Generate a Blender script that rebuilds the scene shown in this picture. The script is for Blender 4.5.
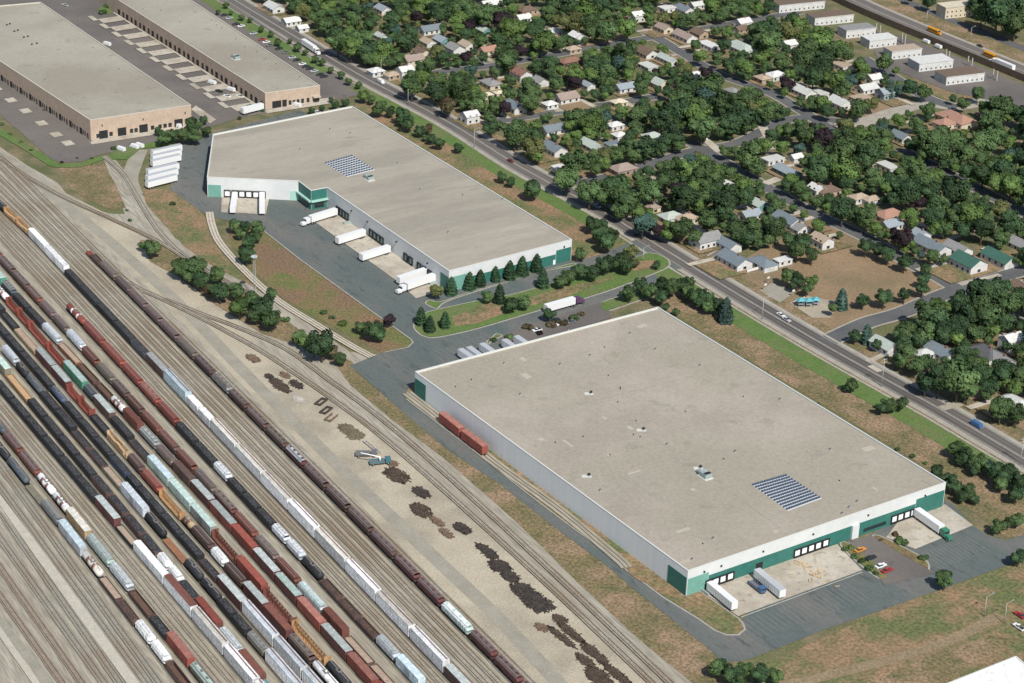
import bpy, bmesh, math, random
from mathutils import Vector
R = math.radians
random.seed(7)
for o in list(bpy.data.objects): bpy.data.objects.remove(o)
S = bpy.context.scene
COL = S.collection

# ---------------------------------------------------------------- camera, sky, sun
F, PITCH, ROLL, CH = 2200.0, 25.5, 2.0, 400.0
cd = bpy.data.cameras.new('camera'); cam = bpy.data.objects.new('camera', cd); COL.objects.link(cam)
p_, r_ = R(PITCH), R(ROLL)
FW = Vector((0, math.cos(p_), -math.sin(p_)))
U0 = Vector((0, math.sin(p_), math.cos(p_))); R0 = Vector((1, 0, 0))
RT = math.cos(r_)*R0 + math.sin(r_)*U0; UP = -math.sin(r_)*R0 + math.cos(r_)*U0
from mathutils import Matrix
m = Matrix((RT, UP, -FW)).transposed().to_4x4(); m.translation = Vector((0, 0, CH))
cam.matrix_world = m
cd.sensor_width = 36; cd.lens = 36*F/1024; cd.clip_start = 5; cd.clip_end = 60000
S.camera = cam
SUN_AZ, SUN_EL = 156.0, 47.0            # where the sun stands, clockwise from +Y
w = bpy.data.worlds.new('World'); S.world = w; w.use_nodes = True
nt = w.node_tree; bg = nt.nodes['Background']
sky = nt.nodes.new('ShaderNodeTexSky'); sky.sky_type = 'NISHITA'; sky.sun_disc = False
sky.sun_elevation = R(SUN_EL); sky.sun_rotation = R(SUN_AZ); sky.altitude = 300
nt.links.new(sky.outputs[0], bg.inputs[0]); bg.inputs[1].default_value = 0.088
sl = bpy.data.lights.new('sun', 'SUN'); sl.energy = 4.5; sl.angle = R(0.5); sl.color = (1, .955, .88)
so = bpy.data.objects.new('sun', sl); COL.objects.link(so)
a = R(SUN_AZ)
sd = Vector((math.sin(a)*math.cos(R(SUN_EL)), math.cos(a)*math.cos(R(SUN_EL)), math.sin(R(SUN_EL))))
so.rotation_euler = (-sd).to_track_quat('-Z', 'Y').to_euler(); so.location = (0, 300, 500)
S.view_settings.view_transform = 'Standard'; S.view_settings.look = 'None'
S.view_settings.exposure = 0.2; S.view_settings.gamma = 1

def g(x, y, z=0.0):
    "point of the place at height z seen at (x, y)"
    d = FW*F + RT*(x-512) - UP*(y-341.5)
    t = (CH-z)/-d.z
    return Vector((d.x*t, d.y*t, z))
def pr(P):
    v = P-Vector((0, 0, CH)); k = F/v.dot(FW)
    return 512+k*v.dot(RT), 341.5-k*v.dot(UP)
def scl(P): return F/(P-Vector((0, 0, CH))).dot(FW)      # pixels per metre there
GA = R(90+34.2)                                           # heading of the long walls and the avenue
DA = Vector((math.cos(GA), math.sin(GA), 0)); DP = Vector((math.sin(GA), -math.cos(GA), 0))

# ---------------------------------------------------------------- materials
def lin(c):
    return tuple(((v/255)/12.92 if v/255 <= .04045 else ((v/255+.055)/1.055)**2.4) for v in c)
MC = {}
def M(name, c1, c2=None, sc=.15, rough=.9, fine=0.0, fsc=3.0, stretch=None, metal=0, c3=None, sc3=.02, rnd=0, spec=.3, contrast=1.0, blot=None):
    if name in MC: return MC[name]
    mt = bpy.data.materials.new(name); mt.use_nodes = True; n = mt.node_tree; N = n.nodes; L = n.links
    b = N['Principled BSDF']; b.inputs['Roughness'].default_value = rough; b.inputs['Metallic'].default_value = metal
    b.inputs['Specular IOR Level'].default_value = spec
    c1 = tuple(c1)+(1,)
    tc = N.new('ShaderNodeTexCoord'); vec = tc.outputs['Object']
    if stretch:
        mp = N.new('ShaderNodeMapping'); mp.inputs['Rotation'].default_value = (0, 0, stretch[0]); L.new(vec, mp.inputs[0])
        m2 = N.new('ShaderNodeMapping'); m2.inputs['Scale'].default_value = stretch[1]; L.new(mp.outputs[0], m2.inputs[0]); vec = m2.outputs[0]
    def noise(s, d=4):
        q = N.new('ShaderNodeTexNoise'); q.inputs['Scale'].default_value = s; q.inputs['Detail'].default_value = d
        q.inputs['Roughness'].default_value = .6
        L.new(vec, q.inputs['Vector']); return q.outputs['Fac']
    def mix(f, A, B, mode='MIX'):
        q = N.new('ShaderNodeMix'); q.data_type = 'RGBA'; q.blend_type = mode
        if isinstance(f, float): q.inputs[0].default_value = f
        else: L.new(f, q.inputs[0])
        for i, v in ((6, A), (7, B)):
            if isinstance(v, tuple): q.inputs[i].default_value = v
            else: L.new(v, q.inputs[i])
        return q.outputs[2]
    def ramp(f, lo, hi):
        q = N.new('ShaderNodeMapRange'); q.inputs[1].default_value = lo; q.inputs[2].default_value = hi; L.new(f, q.inputs[0]); return q.outputs[0]
    col = c1
    if c2:
        k = .17/contrast
        col = mix(ramp(noise(sc), .5-k, .5+k), c1, tuple(c2)+(1,))
    if c3: col = mix(ramp(noise(sc3, 3), .45, .62), col if not isinstance(col, tuple) else col, tuple(c3)+(1,))
    if blot:
        f = noise(blot[0], 6); col = mix(ramp(f, blot[1], blot[2]), col, tuple(blot[3])+(1,))
    if fine:
        f = noise(fsc, 4); mr = N.new('ShaderNodeMapRange'); mr.inputs[1].default_value = .36; mr.inputs[2].default_value = .64
        mr.inputs[3].default_value = 1-fine; mr.inputs[4].default_value = 1+fine; L.new(f, mr.inputs[0])
        hs = N.new('ShaderNodeHueSaturation'); L.new(mr.outputs[0], hs.inputs['Value'])
        if isinstance(col, tuple): hs.inputs['Color'].default_value = col
        else: L.new(col, hs.inputs['Color'])
        col = hs.outputs[0]
    if rnd:
        oi = N.new('ShaderNodeObjectInfo'); mr = N.new('ShaderNodeMapRange'); mr.inputs[3].default_value = 1-rnd; mr.inputs[4].default_value = 1+rnd
        L.new(oi.outputs['Random'], mr.inputs[0]); hs = N.new('ShaderNodeHueSaturation'); L.new(mr.outputs[0], hs.inputs['Value'])
        if isinstance(col, tuple): hs.inputs['Color'].default_value = col
        else: L.new(col, hs.inputs['Color'])
        col = hs.outputs[0]
    if isinstance(col, tuple): b.inputs['Base Color'].default_value = col
    else: L.new(col, b.inputs['Base Color'])
    MC[name] = mt; return mt
def C(*c): return tuple(v/1.0 for v in c)
TA = GA-R(3.2)                          # heading of the yard tracks
m_ground = M('lawn and bare earth', (.075, .095, .038), (.22, .17, .105), .07, fine=.3, fsc=1.2, c3=(.12, .125, .055), sc3=.02)
m_gravel = M('yard gravel', (.285, .262, .21), (.35, .328, .268), .5, fine=.22, fsc=2.0, stretch=(-TA, (.05, .6, 1)), c3=(.29, .26, .205), sc3=.25)
m_dirt = M('pale sandy gravel', (.37, .325, .245), (.43, .385, .295), .05, fine=.14, fsc=1.2, c3=(.30, .265, .205), sc3=.03)
m_greydirt = M('packed grey gravel', (.255, .24, .195), (.315, .295, .24), .12, fine=.12, fsc=1.5)
m_ballast = M('track ballast', (.255, .23, .185), (.32, .295, .24), .4, fine=.3, fsc=2.5, c3=(.235, .195, .145), sc3=.02)
m_lightballast = M('pale ballast', (.42, .38, .30), (.5, .46, .38), .3, fine=.15, fsc=2)
m_pale = M('pale fine gravel', (.40, .375, .31), (.46, .43, .36), .3, fine=.15, fsc=2)
m_ballastd = M('dark worn ballast', (.225, .215, .18), (.275, .26, .22), .35, fine=.25, fsc=2, c3=(.235, .20, .155), sc3=.03)
m_tie = M('sleepers', (.19, .155, .115), (.25, .21, .16), 1)
m_rail = M('rusty rail', (.12, .075, .05), (.2, .15, .11), .3, rough=.5, metal=.3)
m_brown = M('dry orange grass', (.26, .17, .10), (.17, .135, .07), .10, fine=.35, fsc=.8, c3=(.115, .13, .052), sc3=.05)
m_olive = M('olive weeds', (.19, .145, .075), (.115, .11, .05), .15, fine=.4, fsc=.9, c3=(.25, .175, .11), sc3=.06)
m_green = M('green turf', (.082, .145, .036), (.108, .165, .046), .15, fine=.2, fsc=1.2, c3=(.12, .15, .055), sc3=.05)
m_moss = M('patchy green and red weeds', (.12, .135, .045), (.21, .13, .075), .06, fine=.3, fsc=.9, c3=(.17, .115, .07), sc3=.03, contrast=1.5)
m_field = M('dry playing field', (.27, .19, .115), (.22, .155, .09), .05, fine=.16, fsc=.8, c3=(.19, .145, .085), sc3=.02)
m_asph = M('blue grey asphalt', (.085, .112, .108), (.115, .128, .122), .05, fine=.1, fsc=1.5, stretch=(-GA, (.35, 1, 1)), c3=(.14, .14, .13), sc3=.03, blot=(.25, .56, .70, (.065, .08, .078)))
m_asphw = M('worn warm asphalt', (.135, .12, .108), (.165, .148, .132), .05, fine=.08, fsc=1.2, c3=(.115, .105, .098), sc3=.015, blot=(.2, .58, .72, (.09, .083, .076)))
m_road = M('road asphalt', (.115, .103, .093), (.15, .135, .122), .05, fine=.12, fsc=1.2, stretch=(-GA, (.08, 1, 1)))
m_streetdark = M('street asphalt', (.085, .09, .092), (.12, .12, .12), .06, fine=.1, fsc=1.5)
m_conc = M('concrete', (.40, .365, .30), (.47, .43, .36), .12, fine=.08, fsc=1.0, c3=(.33, .29, .23), sc3=.05, blot=(.35, .56, .70, (.25, .215, .17)))
m_curb = M('kerb concrete', (.29, .28, .24), (.37, .355, .31), .3)
m_shoulder = M('pale shoulder', (.29, .265, .22), (.36, .33, .28), .2, fine=.15, fsc=1.5)
m_line = M('road paint', (.55, .55, .5), (.35, .34, .3), .8)

# ---------------------------------------------------------------- mesh helper
def tag(o, label=None, cat=None, group=None, kind=None):
    if label: o['label'] = label
    if cat: o['category'] = cat
    if group: o['group'] = group
    if kind: o['kind'] = kind
    return o
def empty(name, loc, rz=0, **k):
    o = bpy.data.objects.new(name, None); COL.objects.link(o); o.location = loc; o.rotation_euler = (0, 0, rz); o.empty_display_size = 1
    return tag(o, **k)
def addobj(name, me, parent=None):
    o = bpy.data.objects.new(name, me); COL.objects.link(o)
    if parent is not None: o.parent = parent
    return o
class MB:
    def __init__(s): s.v = []; s.f = []; s.m = []; s.mats = []; s.sm = []
    def mi(s, mat):
        if mat not in s.mats: s.mats.append(mat)
        return s.mats.index(mat)
    def face(s, pts, mat, smooth=False):
        n = len(s.v); s.v += [tuple(p) for p in pts]; s.f.append(tuple(range(n, n+len(pts)))); s.m.append(s.mi(mat)); s.sm.append(smooth)
    def idx(s, vs, fs, mat, smooth=False):
        n = len(s.v); s.v += [tuple(p) for p in vs]; k = s.mi(mat)
        for f in fs: s.f.append(tuple(n+i for i in f)); s.m.append(k); s.sm.append(smooth)
    def box(s, x0, x1, y0, y1, z0, z1, mat, top=None, ang=0, org=(0, 0, 0)):
        c, sn = math.cos(ang), math.sin(ang)
        vs = [(x, y, z) for z in (z0, z1) for x, y in ((x0, y0), (x1, y0), (x1, y1), (x0, y1))]
        if ang or org != (0, 0, 0): vs = [(org[0]+x*c-y*sn, org[1]+x*sn+y*c, org[2]+z) for x, y, z in vs]
        s.idx(vs, [(0, 3, 2, 1), (0, 1, 5, 4), (1, 2, 6, 5), (2, 3, 7, 6), (3, 0, 4, 7)], mat); s.idx(vs[4:], [(0, 1, 2, 3)], top or mat)
    def prism(s, pts, z0, z1, mat, top=None, bottom=False):
        n = len(pts)
        vs = [(p[0], p[1], z0) for p in pts]+[(p[0], p[1], z1) for p in pts]
        s.idx(vs, [(i, (i+1) % n, n+(i+1) % n, n+i) for i in range(n)], mat)
        s.idx(vs[n:], [tuple(range(n))], top or mat)
        if bottom: s.idx(vs[:n], [tuple(range(n-1, -1, -1))], mat)
    def tube(s, p0, p1, r0, r1=None, mat=None, n=8, cap=True):
        r1 = r0 if r1 is None else r1
        p0, p1 = Vector(p0), Vector(p1); d = (p1-p0).normalized()
        u = d.orthogonal().normalized(); w_ = d.cross(u)
        vs = [p0+(u*math.cos(2*math.pi*i/n)+w_*math.sin(2*math.pi*i/n))*r0 for i in range(n)]+[p1+(u*math.cos(2*math.pi*i/n)+w_*math.sin(2*math.pi*i/n))*r1 for i in range(n)]
        fs = [(i, (i+1) % n, n+(i+1) % n, n+i) for i in range(n)]
        if cap: fs += [tuple(range(n-1, -1, -1)), tuple(range(n, 2*n))]
        s.idx(vs, fs, mat, n > 6)
    def profile(s, x0, x1, prof, mat, topmat=None, topz=None, cap=True):
        "extrude a closed YZ profile (CCW seen from +x) along x"
        n = len(prof); vs = [(x0, y, z) for y, z in prof]+[(x1, y, z) for y, z in prof]
        for i in range(n):
            j = (i+1) % n
            q = topmat if (topmat and min(prof[i][1], prof[j][1]) >= topz) else mat
            s.idx([vs[i], vs[j], vs[n+j], vs[n+i]], [(3, 2, 1, 0)], q)
        if cap: s.idx(vs[:n], [tuple(range(n-1, -1, -1))], mat); s.idx(vs[n:], [tuple(range(n))], mat)
    def mesh(s, name):
        me = bpy.data.meshes.new(name); me.from_pydata(s.v, [], s.f)
        for q in s.mats: me.materials.append(q)
        me.polygons.foreach_set('material_index', s.m); me.polygons.foreach_set('use_smooth', s.sm); me.update()
        return me
    def build(s, name, parent=None): return addobj(name, s.mesh(name), parent)

LV = [0]
def lev(z): LV[0] += 1; return z+.0015*LV[0]      # no two sheets lie in one plane
def sheet(name, pts, z, mat, kind='structure'):
    "flat concave sheet"
    if z: z = lev(z)
    bm = bmesh.new(); vs = [bm.verts.new((p[0], p[1], z)) for p in pts]
    f = bm.faces.new(vs); f.normal_update()
    bmesh.ops.triangulate(bm, faces=[f]); bmesh.ops.recalc_face_normals(bm, faces=bm.faces)
    if sum(q.normal.z for q in bm.faces) < 0: bmesh.ops.reverse_faces(bm, faces=bm.faces)
    me = bpy.data.meshes.new(name); bm.to_mesh(me); bm.free(); me.materials.append(mat)
    o = addobj(name, me); o['kind'] = kind; return o
def psheet(name, px, z, mat): return sheet(name, [g(x, y) for x, y in px], z, mat)
def smooth(pts, n=6):
    pts = [Vector(p) for p in pts]
    if len(pts) < 3: return pts
    P = [2*pts[0]-pts[1]]+pts+[2*pts[-1]-pts[-2]]; out = []
    for i in range(1, len(P)-2):
        for k in range(n):
            t = k/n; a, b, c, d = P[i-1], P[i], P[i+1], P[i+2]
            out.append(.5*((2*b)+(-a+c)*t+(2*a-5*b+4*c-d)*t*t+(-a+3*b-3*c+d)*t**3))
    out.append(pts[-1]); return out
def offs(pts, d):
    out = []
    for i, p in enumerate(pts):
        a = pts[max(i-1, 0)]; b = pts[min(i+1, len(pts)-1)]; t = (b-a); t.z = 0; t.normalize()
        out.append(p+Vector((t.y, -t.x, 0))*d)      # d > 0: to the right of travel
    return out
def rib(mb, pts, o0, o1, z, mat, h=0):
    z = lev(z)
    A_, B_ = offs(pts, o0), offs(pts, o1)
    for i in range(len(pts)-1):
        q = [A_[i], A_[i+1], B_[i+1], B_[i]]
        q = [(p.x, p.y, z) for p in q]
        mb.face(q[::-1] if o1 > o0 else q, mat)
        if h:
            for s_ in (A_, B_):
                mb.face([(s_[i].x, s_[i].y, z-h), (s_[i+1].x, s_[i+1].y, z-h), (s_[i+1].x, s_[i+1].y, z), (s_[i].x, s_[i].y, z)], mat)
def fixup(o):
    bm = bmesh.new(); bm.from_mesh(o.data)
    for f in bm.faces:
        if abs(f.normal.z) > .9 and f.normal.z < 0: f.normal_flip()
    bm.to_mesh(o.data); bm.free(); return o
def ribbon(name, px, width, z, mat, sm=True, off=0):
    pts = [g(x, y) for x, y in px] if not isinstance(px[0], Vector) else px
    if sm: pts = smooth(pts)
    mb = MB(); rib(mb, pts, off-width/2, off+width/2, z, mat); o = mb.build(name); o['kind'] = 'structure'; return fixup(o)

# ---------------------------------------------------------------- the ground
Z = dict(gravel=.05, grass=.09, asph=.13, path=.17, pad=.21, isl=.25)
sheet('ground', [(-9000, -3000), (9000, -3000), (9000, 30000), (-9000, 30000)], 0, m_ground)
psheet('rail_yard_gravel', [(-260, 40), (-60, 108), (0, 147), (28, 166), (58, 183), (75, 205), (112, 214), (125, 214), (104, 160), (112, 155), (135, 185), (150, 205), (175, 238), (215, 262), (250, 285), (300, 318), (350, 352), (380, 355), (352, 368), (380, 394), (409, 420), (450, 454), (500, 486), (550, 526), (600, 566), (680, 634), (720, 700), (900, 1000), (-700, 1100), (-900, 300)], Z['gravel'], m_gravel)
psheet('scrap_yard_ground', [(60, 190), (130, 226), (165, 255), (200, 285), (235, 318), (262, 350), (300, 372), (340, 405), (379, 435), (440, 487), (540, 578), (651, 683), (720, 760), (600, 760), (511, 663), (420, 566), (330, 474), (240, 383), (165, 305), (110, 250), (70, 215), (40, 180)], .07, m_dirt)
ribbon('dirt_road', [(20, 165), (60, 200), (120, 250), (180, 305), (240, 368), (300, 428), (360, 487), (440, 563), (500, 620), (565, 690), (640, 770)], 5.6, .11, m_greydirt)
ribbon('gravel_strip', [(-60, 150), (0, 214), (54, 263), (109, 320), (165, 376), (230, 446), (300, 520), (380, 605), (450, 680), (500, 735)], 3.2, .11, m_greydirt)
ribbon('gravel_strip', [(-30, 190), (0, 226), (70, 296)], 2.6, .11, m_greydirt)
ribbon('dark_gravel_strip', [(-60, 550), (0, 622), (55, 690), (100, 750)], 3.0, .105, m_greydirt)
psheet('weedy_verge', [(344, 356), (352, 368), (380, 392), (409, 418), (450, 452), (500, 484.6), (549.8, 524), (587.8, 552), (605.4, 565), (635, 590.4), (679, 625.5), (712.4, 652), (718, 700), (705, 695), (692, 683), (636, 637), (578, 583), (540, 545), (514, 520), (479, 489), (442, 457), (392, 420), (350, 385), (338, 368)], Z['grass'], m_olive)
psheet('dry_grass', [(142, 188), (172, 190), (190, 200), (205, 217), (210, 236), (226, 258), (256, 288), (215, 268), (186, 248), (163, 224), (146, 204)], Z['grass'], m_brown)
psheet('weedy_lot', [(58, 168), (103, 163), (116, 185), (126, 208), (112, 210), (88, 200), (72, 190)], Z['grass'], m_olive)
psheet('weedy_triangle', [(226, 221), (262, 229), (300, 259), (376, 314), (412, 341), (410, 347), (382, 353), (350, 336), (317, 318), (282, 298), (250, 268), (230, 243)], Z['grass'], m_moss)
psheet('scrub_strip', [(140, 240), (160, 240), (200, 270), (250, 296), (300, 330), (352, 362), (362, 372), (338, 366), (300, 346), (262, 334), (215, 305), (180, 278), (150, 262)], Z['grass'], m_olive)
psheet('dry_grass', [(346, 108), (380, 98), (470, 150), (560, 203), (638, 241), (600, 255), (573, 263), (560, 240)], Z['grass'], m_brown)
psheet('dry_grass', [(604, 306), (612, 299), (655, 284), (686, 274), (760, 316), (840, 362), (940, 418), (1060, 484), (1060, 532), (1005, 538), (985, 520), (955, 500), (930, 470), (650, 300)], Z['grass'], m_olive)
psheet('dry_grass', [(770, 662), (880, 612), (935, 592), (1060, 549), (1100, 560), (1100, 760), (700, 760), (716, 672)], Z['grass'], m_brown)
psheet('green_lawn', [(855, 690), (930, 655), (990, 636), (1020, 640), (960, 670), (930, 700)], .12, m_olive)
ribbon('dirt_track', [(760, 690), (824, 677), (913, 653), (960, 636), (1000, 615)], 4.5, .14, M('bare track', (.25, .19, .12), (.20, .155, .09), .2, fine=.25, fsc=1))
psheet('playing_field', [(693, 262), (716, 250), (740, 262), (770, 244), (815, 224), (845, 230), (880, 250), (925, 277), (953, 291), (905, 310), (850, 330), (829, 339), (790, 318), (740, 290)], Z['grass'], m_field)
psheet('play_court', [(760, 291), (772, 283), (795, 292), (780, 303)], .14, m_greydirt)
psheet('playground_sand', [(790, 303), (806, 296), (842, 303), (830, 318), (812, 318)], .14, m_dirt)
psheet('bare_yard', [(895, 62), (908, 56), (950, 92), (980, 96), (965, 104), (930, 95)], Z['grass'], m_brown)
psheet('bare_yard', [(905, 285-35), (925, 262), (962, 275), (1000, 300-30), (1040, 285), (1040, 262), (960, 255), (930, 250)], Z['grass'], m_field)
psheet('bare_yard', [(590, 46), (640, 28), (690, 30), (700, 48), (660, 40), (618, 44)], Z['grass'], m_brown)
psheet('bare_yard', [(866, 344), (885, 348), (960, 352), (1000, 366), (1040, 400), (1040, 440), (975, 402), (900, 362)], Z['grass'], m_field)
psheet('bare_yard', [(500, 84), (520, 80), (532, 92), (515, 98), (503, 94)], Z['grass'], m_brown)
psheet('bare_yard', [(540, 150), (572, 132), (610, 140), (592, 176), (556, 182), (530, 168)], Z['grass'], m_brown)
psheet('bare_yard', [(836, 98), (900, 100), (905, 104), (860, 118), (840, 112)], Z['grass'], m_field)
psheet('green_lawn', [(565, 100), (592, 98), (596, 106), (572, 112)], .1, m_green)
psheet('green_lawn', [(440, 62), (478, 56), (484, 66), (449, 70)], .1, m_green)

# ---------------------------------------------------------------- paved areas and roads
psheet('business_park_pavement', [(-200, -40), (-80, 50), (-10, 106), (20, 132), (52, 160), (62, 163), (80, 162), (104, 154), (160, 141), (214, 126), (240, 118), (345, 98), (356, 96), (362, 90), (290, 42), (212, -8), (150, -50)], Z['asph'], m_asphw)
psheet('loading_yard_asphalt', [(170, 190), (176, 160), (181, 142), (216, 133), (300, 110), (420, 190), (470, 245), (573, 262), (600, 255), (636, 240), (648, 238), (690, 268), (672, 270), (656, 287), (612, 299), (604, 306), (600, 322), (640, 360), (500, 420), (425, 385), (406, 399), (438.5, 424), (491, 465), (529, 495), (573, 528.5), (614, 558), (630, 574.6), (661.5, 597.4), (698.4, 620), (714, 631), (730, 634), (760, 600), (930, 500), (950, 502), (973, 526), (988, 536), (1006, 541), (1070, 520), (1070, 548), (1014, 563), (934, 592), (880, 611), (824, 630), (780, 648), (744, 661), (722, 662), (712.4, 652), (679, 625.5), (635, 590.4), (605.4, 565), (587.8, 552), (549.8, 524), (500, 484.6), (450, 452), (409, 418), (380, 392), (350, 366), (382, 353), (409, 347), (412, 340), (376, 315), (300, 260), (263, 230), (232, 222), (208, 216)], Z['asph'], m_asph)
AV = [(190, -26), (211, -14), (234, 0), (297, 38), (360, 75.5), (448, 122), (520, 167), (600, 210), (660, 247), (740, 296), (820, 343), (895, 385), (941, 410), (1024, 459), (1130, 522)]
AVP = smooth([g(*p) for p in AV])
mb = MB(); rib(mb, AVP, -8.3, 8.3, .10, m_shoulder); fixup(mb.build('road_shoulder'))['kind'] = 'structure'
mb = MB(); rib(mb, AVP, -5.6, 5.6, .14, m_road); fixup(mb.build('avenue'))['kind'] = 'structure'
mb = MB(); m_wear = M('wheel worn asphalt', (.075, .068, .062), (.13, .117, .105), .08, fine=.15, fsc=1.5, stretch=(-GA, (.05, 1, 1)), contrast=1.6)
for q in (-3.9, -2.0, 1.3, 3.2): rib(mb, AVP, q-.45, q+.45, .15, m_wear)
fixup(mb.build('wheel_tracks'))['kind'] = 'structure'
mb = MB()
for q in (-5.2, -.35, .15, 4.9): rib(mb, AVP, q, q+.2, .17, m_line)
fixup(mb.build('lane_markings'))['kind'] = 'structure'
mb = MB(); rib(mb, AVP, -7.6, -6.2, .16, m_curb); rib(mb, AVP, 9.3, 10.5, .12, m_shoulder); fixup(mb.build('sidewalk'))['kind'] = 'structure'
def sub(P, x0, x1): return [p for p in P if x0 <= pr(p)[0] <= x1]
def gribbon(x0, x1, o0, o1, z, mat, name='green_verge'):
    mb = MB(); rib(mb, sub(AVP, x0, x1), o0, o1, z, mat); fixup(mb.build(name))['kind'] = 'structure'
gribbon(365, 632, 8.5, 17, .12, m_green); gribbon(685, 1100, 10.6, 21, .12, m_green); gribbon(200, 352, 10, 19, .15, m_green)
gribbon(200, 1100, -14, -8.4, .07, m_olive, 'dry_verge')
STREETS = [([(575, 184), (600, 179), (640, 168), (690, 152), (735, 144), (770, 128), (800, 118), (860, 124)], 8, m_streetdark),
 ([(450, 128), (470, 124), (500, 121), (570, 110), (620, 103), (660, 96)], 8, m_streetdark),
 ([(430, 74), (449, 71), (484, 67), (520, 61), (561, 54), (626, 42), (660, 36), (720, 26), (800, 12)], 8, m_streetdark),
 ([(640, 28), (655, 37), (687, 56), (720, 75), (772, 94), (800, 110), (832, 129), (846, 124)], 8, m_streetdark),
 ([(840, 129), (862, 123), (895, 112), (925, 104), (957, 107), (1000, 97), (1060, 84)], 9, m_shoulder),
 ([(862, 58), (894, 78), (927, 98), (957, 108)], 9, m_streetdark),
 ([(690, 142), (757, 182), (815, 214), (845, 228), (873, 242), (914, 266), (940, 279), (957, 289), (1024, 325)], 8, m_streetdark),
 ([(826, 342), (849, 331), (870, 322), (904, 312), (957, 290), (1040, 266)], 9, m_streetdark),
 ([(900, 150), (940, 170), (975, 188), (1024, 213), (1080, 244)], 9, m_streetdark),
 ([(714, 258), (727, 250), (735, 246)], 6, m_asphw)]
for px, wd, mt in STREETS:
    P = smooth([g(*p) for p in px]); mb = MB(); rib(mb, P, -wd/2-1, wd/2+1, .085, m_shoulder); rib(mb, P, -wd/2, wd/2, .125, mt)
    fixup(mb.build('street'))['kind'] = 'structure'
for px, wd in (([(868, 95), (892, 106)], 3), ([(512, 118), (500, 112)], 6), ([(560, 112), (552, 103)], 5), ([(473, 54), (484, 64)], 3), ([(478, 52), (492, 62)], 3), ([(720, 152), (705, 140)], 5),
               ([(765, 184), (792, 174)], 5), ([(775, 150), (762, 126)], 5), ([(880, 372), (870, 366)], 3), ([(941, 409), (961, 404)], 4), ([(940, 265), (970, 253)], 3), ([(935, 244), (975, 230)], 4), ([(1000, 275), (960, 285)], 3), ([(868, 362), (884, 355)], 3)):
    ribbon('driveway', px, wd, .15, m_conc, sm=False)
# highway in the far corner
HW = smooth([g(*p) for p in [(760, -42), (830, -10), (880, 13), (950, 42), (1024, 72), (1100, 104)]])
mb = MB(); rib(mb, HW, -40, 12, .08, m_olive); fixup(mb.build('highway_verge'))['kind'] = 'structure'
mb = MB(); rib(mb, HW, -10.5, 11, .11, m_shoulder); rib(mb, HW, -8, 7, .15, m_road)
for q in (-7.6, -.6, .2, 6.6): rib(mb, HW, q, q+.2, .18, m_line)
fixup(mb.build('highway'))['kind'] = 'structure'
mb = MB(); rib(mb, HW, -35, -27, .12, m_streetdark); fixup(mb.build('frontage_road'))['kind'] = 'structure'
psheet('apartment_driveway', [(880, 68), (898, 72), (950, 92), (1030, 110), (1030, 88), (960, 58), (905, 38), (868, 30)], .10, m_asphw)

# kerbed islands
def island(px, mat, name='kerbed_island', sm=True):
    P = [g(x, y) for x, y in px]
    n = len(P)
    if sm:
        Q = []
        for i in range(n):
            a, b, c, d = P[i-1], P[i], P[(i+1) % n], P[(i+2) % n]
            for k in range(4):
                t = k/4; Q.append(.5*((2*b)+(-a+c)*t+(2*a-5*b+4*c-d)*t*t+(-a+3*b-3*c+d)*t**3))
        P = Q; n = len(P)
    area = sum(P[i].x*P[(i+1) % n].y-P[(i+1) % n].x*P[i].y for i in range(n))
    if area < 0: P = P[::-1]
    inn = []
    for i in range(n):
        t = P[(i+1) % n]-P[i-1]; t.normalize(); inn.append(P[i]+Vector((-t.y, t.x, 0))*.7)
    mb = MB()
    for i in range(n):
        j = (i+1) % n
        mb.face([(P[i].x, P[i].y, .1), (P[j].x, P[j].y, .1), (P[j].x, P[j].y, .27), (P[i].x, P[i].y, .27)], m_curb)
        mb.face([(P[i].x, P[i].y, .27), (P[j].x, P[j].y, .27), (inn[j].x, inn[j].y, .27), (inn[i].x, inn[i].y, .27)], m_curb)
    mb.build('kerb')['kind'] = 'structure'
    sheet(name, inn, .26, mat)
island([(413, 325), (416, 332), (424, 337), (438, 338), (479, 329), (540, 311), (600, 294.5), (650, 276), (668, 268), (670, 262), (662, 256), (648, 253), (636, 257), (600, 267), (560, 281), (510, 295), (482, 300), (440, 309), (420, 315)], m_green)
psheet('bare_patch', [(452, 318), (480, 306), (500, 300), (505, 314), (478, 324), (455, 327)], .30, m_brown)
psheet('bare_patch', [(518, 302), (560, 289), (600, 280), (615, 278), (560, 300), (528, 307)], .30, m_brown)
psheet('bare_patch', [(640, 262), (655, 261), (660, 266), (645, 271), (630, 272)], .30, m_brown)
island([(425, 304), (430, 300), (440, 302), (470, 292), (530, 275), (570, 264), (574, 266), (540, 273), (480, 291), (447, 302), (437, 309)], m_green)
island([(608, 300), (600, 305), (606, 312), (640, 301), (655, 296), (655, 287), (640, 291)], m_green)
island([(488, 346), (493, 341), (500, 338), (503, 336), (496, 334), (490, 339), (486, 342)], m_green)
island([(840, 546), (846, 542), (862, 552), (884, 571), (888, 580), (880, 580), (860, 566)], m_moss)
island([(873, 538), (880, 536), (905, 548), (926, 560), (930, 569), (924, 569), (900, 555)], m_moss)
psheet('weedy_strip', [(405, 394), (406, 399), (438.5, 424), (491, 465), (529, 495), (573, 528.5), (614, 558), (630, 574.6), (640, 582), (700, 600), (700, 590), (560, 470), (430, 380), (420, 378)], .2, m_brown)
island([(628, 572), (645, 585), (661.5, 597.4), (698.4, 620), (714, 631), (726.5, 635.8), (739, 635.8), (746, 630), (744, 624), (739, 618.5), (700, 591), (684, 596), (650, 570), (632, 562)], m_brown, 'weedy_strip', sm=False)
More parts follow.
